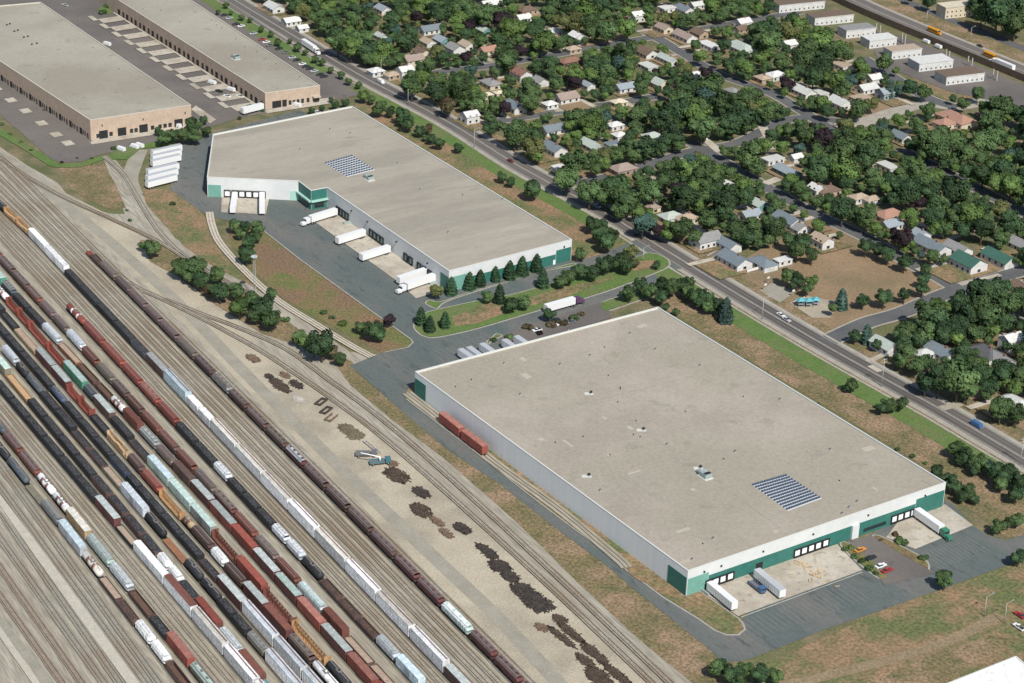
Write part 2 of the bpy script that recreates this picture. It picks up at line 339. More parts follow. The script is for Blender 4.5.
ribbon('kerb_strip', [(262, 230), (300, 260), (376, 315), (411, 340), (413, 343), (408, 348), (384, 353)], .6, .22, m_curb, sm=False)
ribbon('kerb_strip', [(406, 399.5), (438.5, 424.5), (491, 465.5), (529, 495.5), (573, 529), (614, 558.5), (628, 572.5)], .5, .24, m_curb, sm=False)
# concrete aprons
psheet('loading_apron', [(699, 590), (738, 617), (862, 571), (837, 545), (790, 560)], Z['pad'], m_conc)
psheet('loading_apron', [(886, 538), (915, 550), (973, 526), (945, 505), (900, 520)], Z['pad'], m_conc)
psheet('loading_apron', [(222, 198), (221, 213), (266, 215), (269, 199)], Z['pad'], m_conc)
psheet('loading_apron', [(310, 219), (396, 281), (416, 299), (447, 290), (440, 280), (336, 206)], Z['pad'], m_conc)
psheet('car_park', [(846, 540), (874, 537), (935, 574), (885, 586)], .17, m_asphw)
psheet('car_park', [(498, 344), (504, 335), (566, 313), (605, 302), (612, 318), (520, 345)], .17, m_asphw)
ribbon('edge_line', [(741, 618), (862, 573)], .3, .2, m_line, sm=False)
m_fade = M('faded stall paint', (.215, .21, .19), (.15, .15, .14), .6)
def stalls(p0, p1, n, ln, dirv, z=.2):
    mb = MB(); a_, b_ = g(*p0), g(*p1); d = dirv.normalized()*ln; t = (b_-a_).normalized()*.12
    for i in range(n):
        p = a_.lerp(b_, i/(n-1)); mb.face([(p-t).to_tuple()[:2]+(z,), (p+t).to_tuple()[:2]+(z,), (p+t+d).to_tuple()[:2]+(z,), (p-t+d).to_tuple()[:2]+(z,)], m_fade)
    fixup(mb.build('stall_markings'))['kind'] = 'structure'
stalls((4, 120), (70, 160), 26, 5, -DP*-1); stalls((225, 12), (345, 90), 60, 5, DP); stalls((112, 152), (160, 140), 20, 4.5, DA)
stalls((742, 645), (870, 600), 26, 12, DA); stalls((925, 575), (990, 552), 18, 12, DA); stalls((180, 150), (184, 190), 10, 9, DP)
stalls((430, 352), (495, 332), 14, 12, -DA)
for p in ((11, 100.6), (25.7, 111.4), (41.7, 123.7), (56.4, 135), (68, 143.6), (-4, 89)):
    c = g(*p); q = [c+DA*a_+DP*b_ for a_, b_ in ((-3.5, -2.6), (3.5, -2.6), (3.5, 2.6), (-3.5, 2.6))]; sheet('concrete_pad', q, .19, m_conc)
psheet('sidewalk', [(90, 143), (92, 145), (150, 136), (196, 127), (196, 124), (150, 132), (93, 141)], .19, m_conc)
psheet('sidewalk', [(196, 106), (216, 120), (210, 124), (191, 110)], .19, m_conc)
psheet('sidewalk', [(265, 111), (267, 114), (330, 104), (335, 98), (322, 99)], .19, m_conc)
ribbon('green_verge', [(-30, 108), (0, 132), (30, 150), (52, 164), (62, 166), (82, 165), (102, 158)], 5, .16, m_green)
ribbon('grey_gravel_path', [(140, 150), (134, 165), (130, 180), (135, 195)], 8, .10, m_greydirt)
psheet('planting_bed', [(108, 160), (112, 152), (160, 141), (178, 137), (176, 150), (150, 148), (140, 150), (128, 160)], .15, m_green)
psheet('planting_bed', [(97, 10), (110, 3), (122, 8), (108, 15)], .15, m_green)

# ---------------------------------------------------------------- railway tracks
def track(P, name='railway_track', bal=2.9, mat=None, ties=True, bright=False):
    mb = MB(); z = .28
    rib(mb, P, -bal/2, bal/2, z, mat or m_ballast)
    if ties:
        for i in range(len(P)-1):
            a_, b_ = P[i], P[i+1]; L_ = (b_-a_).length; n = max(1, int(L_/1.1)); t = (b_-a_).normalized(); s_ = Vector((t.y, -t.x, 0))
            for k in range(n):
                c = a_+t*((k+random.uniform(.3, .7))*L_/n)
                if random.random() < .12: continue
                q = [c+s_*1.3-t*.16, c+s_*1.3+t*.16, c-s_*1.3+t*.16, c-s_*1.3-t*.16]
                mb.face([(p.x, p.y, z+.03) for p in q], m_tie)
    for s_ in (-.82, .66): rib(mb, P, s_, s_+.16, z+.2, m_rail, .18)
    o = fixup(mb.build(name)); o['kind'] = 'structure'; return o
def straight(p0, p1, ext0, ext1, z=4.0):
    a_, b_ = g(*p0, z), g(*p1, z); a_.z = b_.z = 0; d = (b_-a_).normalized()
    a_ -= d*ext0; b_ += d*ext1; n = max(2, int((b_-a_).length/40)); return [a_.lerp(b_, i/n) for i in range(n+1)]
#ROWS: roof-centre line (two or three points) of every string of cars, first = nearest the scrap strip
ROWS = [
 [(87.9, 246.6), (342.5, 500), (522, 680)],
 [(3.5, 205), (30.8, 229.9), (264, 475.6), (448, 666.7)],
 [(72, 307), (197.1, 441.3), (385.4, 642)],
 [(17.6, 273.8), (206, 479), (359, 645.6)],
 [(32.5, 310.5), (203, 491.4), (363, 668.4)],
 [(18.5, 308.8), (181, 491.4), (339.8, 672)],
 [(8.8, 315.8), (171, 500), (324, 670)],
 [(10.5, 337), (146.5, 493), (289.4, 654.4)],
 [(8.8, 351), (134.3, 496.7), (280.6, 666.7)],
 [(3.5, 365), (129.5, 516), (254, 666.7)],
 [(15, 400), (107, 508), (238, 661.4)],
 [(1.8, 426), (76.8, 518.7), (179.5, 645.6)],
 [(3.5, 449), (72, 534.5), (178.7, 672)]]
def rowx(i, y):
    P = ROWS[i]; k = 0
    while k < len(P)-2 and y > P[k+1][1]: k += 1
    (xa, ya), (xb, yb) = P[k], P[k+1]; return xa+(xb-xa)*(y-ya)/(yb-ya)
def rowpt(i, y, z=4.0):
    p = g(rowx(i, y), y, z); p.z = 0; return p
def rowtrack(i, y0, y1, j=None, t=0):
    P = []
    n = 10
    for k in range(n+1):
        y = y0+(y1-y0)*k/n; p = rowpt(i, y)
        if j is not None:      # interpolate between two rows, matched across the grid
            q = rowpt(j, y); p = p.lerp(q, t)
        P.append(p)
    return P
TOP = [120, 190, 215, 235, 260, 270, 290, 310, 325, 345, 370, 410, 425]
for i in range(13): track(rowtrack(i, TOP[i], 760))
for t in (.25, .5, .75): track(rowtrack(0, 150, 760, 1, t))
for t in (.33, .67): track(rowtrack(1, 200, 760, 2, t))
for t in (.33, .67): track(rowtrack(10, 375, 760, 11, t))
P = offs(rowtrack(0, 120, 760), -4.6); track(P)
m_rustb = M('rust stained ballast', (.22, .18, .14), (.265, .225, .18), .4, fine=.25, fsc=2)
for k, (a_, b_) in enumerate((((0, 596.4), (61.5, 683)), ((0, 568), (81, 683)), ((17.6, 563), (103.7, 683)), ((36, 563), (119, 683)), ((56, 563), (144, 683)), ((71, 563), (158, 683)))):
    track(straight(a_, b_, 160, 60, 0), mat=m_rustb if k < 2 else m_ballastd, bal=2.6 if k < 2 else 3.2)
ribbon('pale_service_strip', [(-50, 440), (0, 503), (45, 563), (132, 683), (180, 750)], 3.6, .31, m_pale)
ribbon('pale_service_strip', [(-40, 575), (0, 633), (35, 683), (70, 735)], 2.2, .31, m_pale)

def ptrack(px, **k): track(smooth([g(*p) for p in px], 5), **k)
ptrack([(-20, 142), (16, 170), (60, 196), (112, 220), (160, 243), (195, 265), (230, 284), (262, 301)], bal=2.6)
ptrack([(95, 258), (118, 275), (137, 288), (165, 301), (200, 318), (230, 334), (262, 352), (300, 377), (340, 405), (379, 434.6), (440, 487), (540, 578), (651, 683), (740, 770)])
ptrack([(165, 300), (200, 314), (240, 329), (287, 350), (330, 381), (379, 417), (440, 469), (540, 560.6), (669, 683), (760, 770)])
ptrack([(104, 157), (123, 174), (139, 200), (158, 230), (180, 253), (205, 270), (235, 288), (262, 300)], mat=m_greydirt)
ptrack([(209.5, 213), (212, 226), (220, 244), (244, 271), (276, 300), (317, 326), (350, 346), (372, 358)], mat=m_lightballast, bal=3.6)
ptrack([(407, 394), (431, 412.5), (485.4, 456.4), (507, 473), (561.5, 512.5), (617, 559), (627, 569)], bal=4.4, mat=m_gravel)

# ================================================================ BUILDINGS
m_roof = M('ballasted roof', (.305, .272, .222), (.36, .322, .266), .035, fine=.08, fsc=.8, c3=(.305, .28, .225), sc3=.012, blot=(.09, .60, .74, (.25, .23, .185)), contrast=1.3)
m_roofA = M('streaked roof', (.315, .285, .235), (.355, .322, .268), .05, fine=.06, fsc=.8, c3=(.28, .257, .212), sc3=.035, blot=(.12, .60, .76, (.25, .228, .188)), stretch=(-(GA-R(90)), (.35, 1.6, 1)))
m_roofC = M('grey green roof', (.31, .295, .24), (.36, .335, .275), .03, fine=.06, fsc=.7, c3=(.27, .245, .20), sc3=.012, blot=(.12, .60, .74, (.22, .205, .165)))
m_white = M('white metal wall', (.62, .635, .63), (.56, .58, .58), .3, rough=.5)
m_rib = M('ribbed white wall lifted for shade', (.70, .725, .73), (.76, .78, .78), .55, rough=.5, stretch=(0, (1, 1, .03)))  # same white paint as the front, colour lifted to offset the grazing sun
m_teal = M('teal metal panel', (.03, .135, .112), (.042, .165, .138), .5, rough=.5)
m_tealp = M('pale teal metal panel', (.14, .32, .265), (.17, .355, .30), .5, rough=.5)
m_tealtrim = M('pale mint trim', (.36, .58, .50), rough=.5)
m_dark = M('dark dock seal', (.02, .022, .024), rough=.7)
m_door = M('white dock door', (.80, .82, .82), rough=.5)
m_glass = M('dark window glass', (.02, .03, .035), rough=.12, spec=.6)
m_brick = M('tan block wall', (.42, .325, .25), (.48, .375, .29), .25, fine=.08, fsc=1.2)
m_brickd = M('tan block base', (.42, .36, .30), (.46, .40, .33), .25)
m_coping = M('coping', (.50, .47, .40), (.56, .53, .46), .5)
m_copw = M('white coping', (.60, .61, .58), rough=.5)
m_steel = M('galvanised steel', (.42, .45, .46), (.36, .39, .4), .5, rough=.45, metal=.4)
m_unit = M('roof unit metal', (.33, .40, .38), (.26, .32, .31), .8, rough=.6)
m_patch = M('pale roof patch', (.62, .62, .58), (.5, .48, .43), .8)
m_black = M('black rubber', (.02, .02, .02), rough=.8)
m_pv = M('solar cells', (.05, .075, .125), (.035, .055, .10), 1.2, rough=.3, spec=.5)
m_pvf = M('solar frame', (.62, .66, .70), rough=.4, metal=.3)
CZ = Vector((0, 0, 1))
def ccw(P):
    a_ = sum(P[i].x*P[(i+1) % len(P)].y-P[(i+1) % len(P)].x*P[i].y for i in range(len(P)))
    return P if a_ > 0 else P[::-1]
class Bld:
    def __init__(s, name, px, h, wallmat, roofmat, capmat, label, cat='warehouse', group=None, mats=None, par=.7, inset=.45):
        P = [g(x, y, h) for x, y in px]; s.h = h
        s.P = P; c = sum(P, Vector())/len(P); s.c = Vector((c.x, c.y, 0))
        s.root = empty(name, s.c, label=label, cat=cat, group=group)
        Q = ccw(list(P)); n = len(Q); mb = MB(); L0 = [Vector((p.x, p.y, 0))-s.c for p in Q]
        inn = []
        for i in range(n):
            t1 = (L0[i]-L0[i-1]).normalized(); t2 = (L0[(i+1) % n]-L0[i]).normalized()
            n1 = Vector((-t1.y, t1.x, 0)); n2 = Vector((-t2.y, t2.x, 0)); b = (n1+n2); b = b/max(.3, b.dot(n1))
            inn.append(L0[i]+b*inset)
        for i in range(n):
            j = (i+1) % n; k = P.index(Q[i]) if Q is not P else i
            wm = wallmat if not mats else mats(Q[i], Q[j], wallmat)
            a_, b_ = L0[i], L0[j]
            mb.face([a_, b_, b_+CZ*h, a_+CZ*h], wm)
            mb.face([inn[j]+CZ*(h-par), inn[i]+CZ*(h-par), inn[i]+CZ*h, inn[j]+CZ*h], capmat)
        mb.build('walls', s.root)
        mb = MB()
        for i in range(n):
            j = (i+1) % n; o1 = (inn[i]-L0[i]).normalized()*-.08; o2 = (inn[j]-L0[j]).normalized()*-.08
            A, B, D, E = L0[i]+o1, L0[j]+o2, inn[j], inn[i]
            mb.face([A+CZ*(h+.08), B+CZ*(h+.08), D+CZ*(h+.08), E+CZ*(h+.08)], capmat)
            mb.face([A+CZ*(h-.15), B+CZ*(h-.15), B+CZ*(h+.08), A+CZ*(h+.08)], capmat)
            mb.face([D+CZ*(h-.05), E+CZ*(h-.05), E+CZ*(h+.08), D+CZ*(h+.08)], capmat)
        mb.build('coping', s.root)
        bm = bmesh.new(); f = bm.faces.new([bm.verts.new(p+CZ*(h-par)) for p in inn]); f.normal_update(); bmesh.ops.triangulate(bm, faces=[f])
        me = bpy.data.meshes.new('roof'); bm.to_mesh(me); bm.free(); me.materials.append(roofmat); addobj('roof', me, s.root)
    def wall(s, i, j):
        "frame of the wall between outline corners i, j: origin, unit vector along, outward normal, length"
        a_, b_ = s.P[i]-s.c, s.P[j]-s.c; a_.z = b_.z = 0; t = (b_-a_); L_ = t.length; t.normalize(); nrm = Vector((t.y, -t.x, 0))
        m_ = (a_+b_)/2
        if (m_+nrm*3).length < (m_-nrm*3).length: nrm = -nrm
        if nrm.dot(Vector((0, -1, 0))+s.wn) < 0 and s.force: nrm = -nrm
        return a_, t, nrm, L_
    wn = Vector(); force = False
    def panel(s, name, W, x0, x1, z0, z1, mat, d=.06, parent=None, d0=0):
        a_, t, nrm, L_ = W; mb = MB(); s.slab(mb, W, x0, x1, z0, z1, mat, d, d0); o = mb.build(name, parent or s.root); return o
    def slab(s, mb, W, x0, x1, z0, z1, mat, d=.06, d0=0):
        a_, t, nrm, L_ = W; q = []
        for z in (z0, z1):
            for x, y in ((x0, d0), (x1, d0), (x1, d), (x0, d)): q.append(a_+t*x+nrm*y+CZ*z)
        mb.idx(q, [(0, 3, 2, 1), (4, 5, 6, 7), (0, 1, 5, 4), (1, 2, 6, 5), (2, 3, 7, 6), (3, 0, 4, 7)], mat)
    def at(s, W, xpx, z=2.5):
        "distance along the wall of what is seen at column xpx"
        a_, t, nrm, L_ = W; lo, hi = 0.0, L_
        f = lambda k: pr(s.c+a_+t*k+CZ*z)[0]-xpx
        inc = f(hi) > f(lo)
        for _ in range(40):
            mid = (lo+hi)/2
            if (f(mid) > 0) == inc: hi = mid
            else: lo = mid
        return (lo+hi)/2
    def dock(s, W, xpx, w_=2.5, z0=1.1, h=2.5, doormat=None, seal=.34):
        x = s.at(W, xpx); o = s.panel('dock_door', W, x-w_/2, x+w_/2, z0, z0+h, doormat or m_door, .14)
        mb = MB()
        for a0, a1, b0, b1 in ((x-w_/2-seal, x-w_/2-.01, z0, z0+h+seal), (x+w_/2+.01, x+w_/2+seal, z0, z0+h+seal), (x-w_/2, x+w_/2, z0+h+.01, z0+h+seal)): s.slab(mb, W, a0, a1, b0, b1, m_dark, .55)
        s.slab(mb, W, x-w_/2-.3, x+w_/2+.3, .3, z0-.05, m_dark, .35)
        mb.build('dock_seal', o); return x
m_stain = M('roof stain', (.27, .245, .205), (.33, .30, .255), .2)

# ---- the big warehouse in the middle (B)
def wm(a_, b_, d):
    t = (b_-a_); t.z = 0; t.normalize(); nr = Vector((t.y, -t.x, 0)); return m_rib if nr.x < 0 and nr.y < 0 else m_white
B = Bld('warehouse', [(415, 371.5), (658, 307), (946, 482.5), (688, 571)], 10.3, m_white, m_roof, m_copw,
        'largest flat tan roofed warehouse with white front and long pale ribbed side', mats=wm)
Wf = B.wall(3, 2); Ws = B.wall(3, 0); LB = Wf[3]
B.panel('teal_band', Wf, 9.5, LB-14.5, .05, 5.6, m_teal, .08)
B.panel('teal_band', Wf, LB-14.3, LB-.3, .05, 7.3, m_teal, .10)
B.panel('teal_corner', Wf, .3, 9.3, .05, 7.0, m_tealp, .12)
o = B.panel('teal_corner', Ws, .3, 10.5, .05, 7.4, m_teal, .12)
B.panel('teal_corner', Ws, Ws[3]-8.3, Ws[3]-.3, .05, 7.6, m_teal, .12)
for x in (708.5, 715.4, 722.5, 730, 797, 804, 811, 818, 825.3, 894, 900.3, 906.8, 913): B.dock(Wf, x)
x = B.at(Wf, 854, 3); B.panel('entrance_surround', Wf, x-1.6, x+1.6, .05, 5.9, m_white, .9)
x = B.at(Wf, 876, 3); B.panel('office_window', Wf, x-6, x+5, 1.2, 2.6, m_glass, .14)
for x in (759,): q = B.at(Wf, x); B.panel('dock_door', Wf, q-1.5, q+1.5, .1, 3.6, m_dark, .2)
for x in (704, 721, 763, 813, 868, 925): q = B.at(Wf, x, 8); B.panel('wall_light', Wf, q-.25, q+.25, 7.6, 8.1, m_dark, .5)
mb = MB()
x = B.at(Wf, 703, 1)
B.slab(mb, Wf, x-1, x-.2, 0, 1.2, m_steel, 4); mb.build('dock_steps', B.root)
def roofpt(b, x, y): p = g(x, y, b.h-.7); return p
def vent(b, x, y, kind='small', label=None, group=None):
    p = roofpt(b, x, y)-b.c
    if kind == 'unit':
        mb = MB(); mb.box(-2.1, 2.1, -1.5, 1.5, .3, 2.1, m_unit, ang=GA, org=p); mb.box(-1.9, -.5, -1.3, 1.3, 2.1, 2.3, m_dark, ang=GA, org=p)
        mb.box(2.1, 4.2, -.8, .8, .5, 1.4, m_steel, ang=GA, org=p); mb.box(-2.6, 2.6, -1.9, 1.9, 0, .3, m_patch, ang=GA, org=p); mb.build('rooftop_unit', b.root)
    elif kind == 'fan':
        mb = MB(); mb.box(-.9, 2.6, -.9, 1.2, .02, .06, m_patch, ang=GA+R(60), org=p); mb.box(-.55, .55, -.55, .55, 0, .5, m_steel, ang=GA, org=p); mb.tube(p+CZ*.5, p+CZ*1.1, .6, .5, m_dark); mb.build('roof_fan', b.root)
    else:
        mb = MB(); mb.box(-.35, .35, -.35, .35, 0, .6, m_steel, ang=GA, org=p); mb.tube(p+CZ*.6, p+CZ*.9, .28, .2, m_dark); mb.build('roof_vent', b.root)
for x, y in ((591, 393.5), (643.5, 430), (589, 476), (700.5, 468)): vent(B, x, y, 'fan')
vent(B, 705, 477, 'unit')
for x, y in ((700, 366), (735, 452), (713, 539), (692, 560), (590, 356), (600, 491), (667, 445), (857, 502), (849, 508), (842, 514), (504, 364), (655, 350), (560, 365), (520, 395), (780, 400), (830, 450), (568, 330), (630, 334)): vent(B, x, y)
mb = MB()
def seam(b, a_, c_, w_, mat=m_stain):
    p, q = roofpt(b, *a_)-b.c, roofpt(b, *c_)-b.c; t = (q-p); L_ = t.length; mb.box(0, L_, -w_/2, w_/2, .01+.002*len(mb.v) % .02, .03+.001*(len(mb.f) % 9), mat, ang=math.atan2(t.y, t.x), org=p)
seam(B, (612, 405), (643, 428), .18); seam(B, (645, 432), (700, 470), .18); seam(B, (540, 414), (690, 377), .5); seam(B, (600, 487), (740, 447), .4); seam(B, (712, 478), (780, 528), .2); seam(B, (598, 394), (680, 375), .2)
seam(B, (700, 476), (640, 500), .15)
mb.build('roof_seams', B.root)
rr = random.Random(9); m_p2 = M('newer roof patch', (.39, .355, .295), (.42, .385, .32), .3); mb = MB()
for k in range(46):
    u, v = rr.random(), rr.random(); q = B.P[0].lerp(B.P[3], u).lerp(B.P[1].lerp(B.P[2], u), .03+v*.94)-B.c; q.z = B.h-.7
    a_, c_ = rr.uniform(.5, 3.2), rr.uniform(.4, 1.6); mb = MB(); mb.box(-a_, a_, -c_, c_, .01, .04+.0007*k, rr.choice((m_p2, m_stain, m_stain)), ang=GA+rr.choice((0, 1.57)), org=q); mb.build('roof_patch', B.root)
for k in range(26):
    u, v = rr.random(), rr.random(); q = B.P[0].lerp(B.P[3], .04+u*.92).lerp(B.P[1].lerp(B.P[2], .04+u*.92), .05+v*.9)-B.c; q.z = B.h-.7
    mb = MB(); mb.tube(q, q+CZ*.5, .22, .18, rr.choice((m_steel, m_dark)), 8); mb.build('roof_drain', B.root)
def solar(b, cor, rows, per, label):
    c = [roofpt(b, *p) for p in cor]; o = (c[0]+c[1]+c[2]+c[3])/4
    rt = empty('solar_array', o, label=label, cat='solar array')
    mb = MB(); mb.idx([q-o+CZ*.04 for q in c], [(0, 3, 2, 1)], m_copw); fixup(mb.build('membrane', rt))
    for i in range(rows):
        t = (i+.5)/rows; a_ = c[0].lerp(c[3], t)-o; e = c[1].lerp(c[2], t)-o; d = (e-a_); L_ = d.length; d.normalize(); nrm = Vector((d.y, -d.x, 0)); mb = MB()
        for k in range(per):
            p = a_+d*(k*L_/per); q = p+d*(L_/per*.72); s0, s1 = nrm*.45, nrm*-.45
            mb.idx([p+s0+CZ*.25, q+s0+CZ*.25, q+s1+CZ*.6, p+s1+CZ*.6], [(0, 1, 2, 3)], m_pv)
            mb.idx([p+s0+CZ*.22, q+s0+CZ*.22, q+s1+CZ*.57, p+s1+CZ*.57, p+s1+CZ*.05, q+s1+CZ*.05], [(0, 3, 2, 1), (3, 4, 5, 2)], m_pvf)
            mb.idx([p+s0*1.12+CZ*.24, q+s0*1.12+CZ*.24, q+s0+CZ*.26, p+s0+CZ*.26], [(0, 1, 2, 3)], m_pvf)
        mb.build('panel_row', rt)
solar(B, [(751, 484.5), (786, 474.5), (822, 498.5), (788, 511)], 12, 15, 'larger dark blue solar array of slanting rows on the biggest roof')
B.root['label'] = 'largest flat tan roofed warehouse with white and teal dock front'

# ---- the upper warehouse (A)
A = Bld('warehouse', [(207, 177), (213, 134), (352, 106), (572, 239.5), (449, 271), (327, 187.5), (311, 190.5), (298.5, 181)], 10.3, m_white, m_roofA, m_copw,
        'L shaped flat roofed warehouse with green entrance notch and white walls')
A.force = True; A.wn = Vector()
W1 = A.wall(0, 7); W2 = A.wall(5, 4); W3 = A.wall(4, 3); W4 = A.wall(7, 6); W5 = A.wall(6, 5)
W2 = (W2[0], W2[1], W2[2] if W2[2].x < 0 else -W2[2], W2[3])
W4 = (W4[0], W4[1], W4[2] if W4[2].y < 0 else -W4[2], W4[3]); W5 = (W5[0], W5[1], W5[2] if W5[2].y < 0 else -W5[2], W5[3])
A.panel('teal_corner', W1, .4, 6.6, .05, 6.4, m_tealp, .15)
for x in (227.5, 235, 242, 249, 256, 262.5): A.dock(W1, x, 2.5, 1.0, 2.8)
for W in (W4, W5):
    A.panel('green_upper_wall', W, .1, W[3]-.1, 5.2, 10.1, m_teal, .1)
    A.panel('green_lower_wall', W, .1, W[3]-.1, .05, 4.4, m_teal, .1)
    A.panel('entrance_canopy', W, -.3, W[3]+.3, 4.4, 5.1, m_tealtrim, 1.3)
    A.panel('entrance_windows', W, W[3]*.2, W[3]*.8, 1, 3.2, m_glass, .2)
A.panel('green_lower_wall', W1, W1[3]-4, W1[3]-.1, .05, 5, m_tealtrim, .12)
for xs in ((338.5, 341.2, 344, 347), (371.5, 375, 378.6, 382), (406, 411), (419.5, 425, 430)):
    for x in xs: A.dock(W2, x, 2.5, 1.1, 2.9, m_unit, .5)
for x in (350, 389, 436): q = A.at(W2, x); A.panel('dock_stair', W2, q-.8, q+.8, .1, 1.2, m_unit, 3.4)
for x in (352, 368, 397, 428): q = A.at(W2, x, 7); A.panel('wall_light', W2, q-.2, q+.2, 7, 7.5, m_dark, .9)
A.panel('teal_corner', W2, W2[3]-7, W2[3]-.2, .05, 7.2, m_teal, .12)
L3 = W3[3]
A.panel('teal_corner', W3, .3, 9.5, .05, 7.0, m_tealp, .12); A.panel('teal_band', W3, 9.7, L3-9, .05, 5.0, m_teal, .08); A.panel('teal_band', W3, L3-8.8, L3-.3, .05, 6.8, m_teal, .1)
q = A.at(W3, 554, 1.2); A.panel('personnel_door', W3, q-.6, q+.6, .06, 2.4, m_door, .16)
q = A.at(W3, 564, 8); A.panel('wall_light', W3, q-.3, q+.3, 7.4, 8.1, m_dark, .5)
for x, y in ((350.5, 134), (397.5, 164), (503, 200), (463, 196), (448, 233), (300, 150), (420, 190), (330, 130)): vent(A, x, y)
vent(A, 369, 179.5, 'unit')
solar(A, [(324, 163), (352, 155), (375, 170), (347, 177)], 9, 11, 'smaller blue solar array on the L shaped warehouse roof')

# ---- the two tan block buildings (C, D) of the business park
Cb = Bld('block_warehouse', [(90, 120), (191, 105), (40.5, 2), (-62, 18), (-62, 8), (-1, 52.5)][:3]+[(-75, 12)], 11.3, m_brick, m_roofC, m_coping, 'long tan block warehouse filling the top left corner', mats=None, par=.5)
Wc = Cb.wall(0, 1); Wcl = Cb.wall(0, 3)
Cb.panel('pale_base', Wc, .2, Wc[3]-.2, .05, 1.0, m_brickd, .1)
for x in (103.5, 122, 143.5, 178.5): q = Cb.at(Wc, x); Cb.panel('loading_door', Wc, q-2.3, q+2.3, .3, 4.6, m_dark, .12)
for x in (98, 111, 131.5, 136, 152.5, 160, 165, 170, 187): q = Cb.at(Wc, x); Cb.panel('window', Wc, q-.9, q+.9, 1.0, 3.2, m_glass, .14)
for x in (102, 143, 185): q = Cb.at(Wc, x, 8); Cb.panel('wall_light', Wc, q-.2, q+.2, 7, 8, m_dark, .4)
for k in range(10):
    for j, (o_, w_) in enumerate(((1.5, 1.4), (4.4, 1.0), (6.6, 1.0), (9.4, 2.6))): Cb.panel('bay_door' if w_ > 2 else 'window', Wcl, 2+k*12.2+o_-w_/2, 2+k*12.2+o_+w_/2, .2 if w_ > 1.2 else 1, 3.6 if w_ > 2 else 3.2, m_dark if w_ > 2 else m_glass, .14)
for x, y in ((7, 26), (10, 25), (14.5, 32.5), (18, 31.5), (24, 38.5), (28, 37.5), (32, 45.5), (37, 44.5)): vent(Cb, x, y, 'fan')
for x, y in ((93, 48.5), (45, 81), (84, 99), (119, 70), (172, 99)): vent(Cb, x, y)
mb = MB(); seam(Cb, (30, 54), (93, 46.5), .6, m_coping); mb.build('roof_seams', Cb.root)
D = Bld('block_warehouse', [(265, 93), (320, 85.5), (182, -6), (93, -16)], 9.5, m_brick, m_roofC, m_coping, 'narrow tan block warehouse along the tree lined parking strip', par=.5)
Wd = D.wall(0, 1); Wdl = D.wall(0, 3)
for x in (274.5, 279, 284.5): q = D.at(Wd, x); D.panel('loading_door', Wd, q-1.3, q+1.3, .3, 4.2, m_dark, .12)
for x in (290, 294, 298, 302.5, 308): q = D.at(Wd, x); D.panel('window', Wd, q-.8, q+.8, 1, 3.4, m_glass, .12)
q = D.at(Wd, 316); D.panel('canopy', Wd, q-2.2, q+2, 3.6, 4.2, m_brickd, 2.5); D.panel('glazed_entrance', Wd, q-1.6, q+1.6, .2, 3.4, m_glass, .2)
D.panel('pale_base', Wd, .2, Wd[3]-.2, .05, .9, m_brickd, .1)
for k in range(32): D.panel('bay_door', Wdl, 3+k*6.0, 5.2+k*6.0+(k % 2)*.8, .2, 3.8, m_dark, .12)
for x, y in ((217, 26), (222, 29), (236, 40), (143, 10), (161, 11.5), (180, 23), (276, 65), (257, 53), (266, 59), (300, 78), (212, 21), (245, 48), (235, 60)): vent(D, x, y)
vent(D, 236, 59, 'unit')
a_, t, nr, L_ = Wdl
for k in range(11):       # alternating concrete aprons outside the bays
    c0 = D.c+a_+t*(4+k*17.5)
    q = [c0+nr*2, c0+nr*15, c0+t*9+nr*15, c0+t*9+nr*2]; sheet('loading_apron', q, .2, m_conc)
    q = [c0+t*7+nr*15.2, c0+t*7+nr*18.4, c0+t*17+nr*18.4, c0+t*17+nr*15.2]; sheet('concrete_pad', q, .2, m_conc)
    q = [c0+nr*.4, c0+nr*1.9, c0+t*17.3+nr*1.9, c0+t*17.3+nr*.4]; sheet('sidewalk', q, .2, m_conc)
# building at the bottom right corner
m_wroof = M('patched white roof', (.80, .81, .80), (.66, .67, .66), .5, fine=.1, fsc=.6, contrast=1.6)
Eb = Bld('white_roofed_building', [(930, 690), (1016, 656), (1090, 720), (1000, 770)], 6.5, m_steel, m_wroof, m_copw, 'building with patched white roof cut by the bottom right corner', cat='building', par=.15)
# ================================================================ RAIL CARS
pal = dict(brown=(.115, .072, .062), mauve=(.17, .12, .115), greybrown=(.185, .155, .13), red=(.27, .075, .055), redbrown=(.19, .075, .055), maroon=(.13, .05, .05),
 black=(.028, .03, .034), slate=(.09, .11, .13), grey=(.27, .28, .28), roofgrey=(.42, .46, .45), white=(.80, .81, .81), silver=(.52, .56, .60), lightblue=(.50, .60, .65),
 palegreen=(.46, .58, .54), green=(.10, .36, .24), orange=(.46, .27, .13), tan=(.48, .36, .22), cream=(.62, .60, .54), navy=(.06, .08, .13), olive=(.20, .19, .14), rust=(.26, .12, .06), teal=(.25, .50, .50), pink=(.34, .15, .12))
CARM = {}; m_walk = M('running board', (.21, .19, .18), (.16, .145, .14), .8)
def cm(n):
    if n not in CARM:
        c = pal[n]; d = tuple(v*.72+.012 for v in c)
        CARM[n] = M('car paint '+n, c, d, .7, rough=.6, fine=.2, fsc=2.2, stretch=(0, (.6, 1, .6)), rnd=.22, contrast=1.6, blot=(.8, .60, .75, tuple(v*.5+.03 for v in c)))
    return CARM[n]
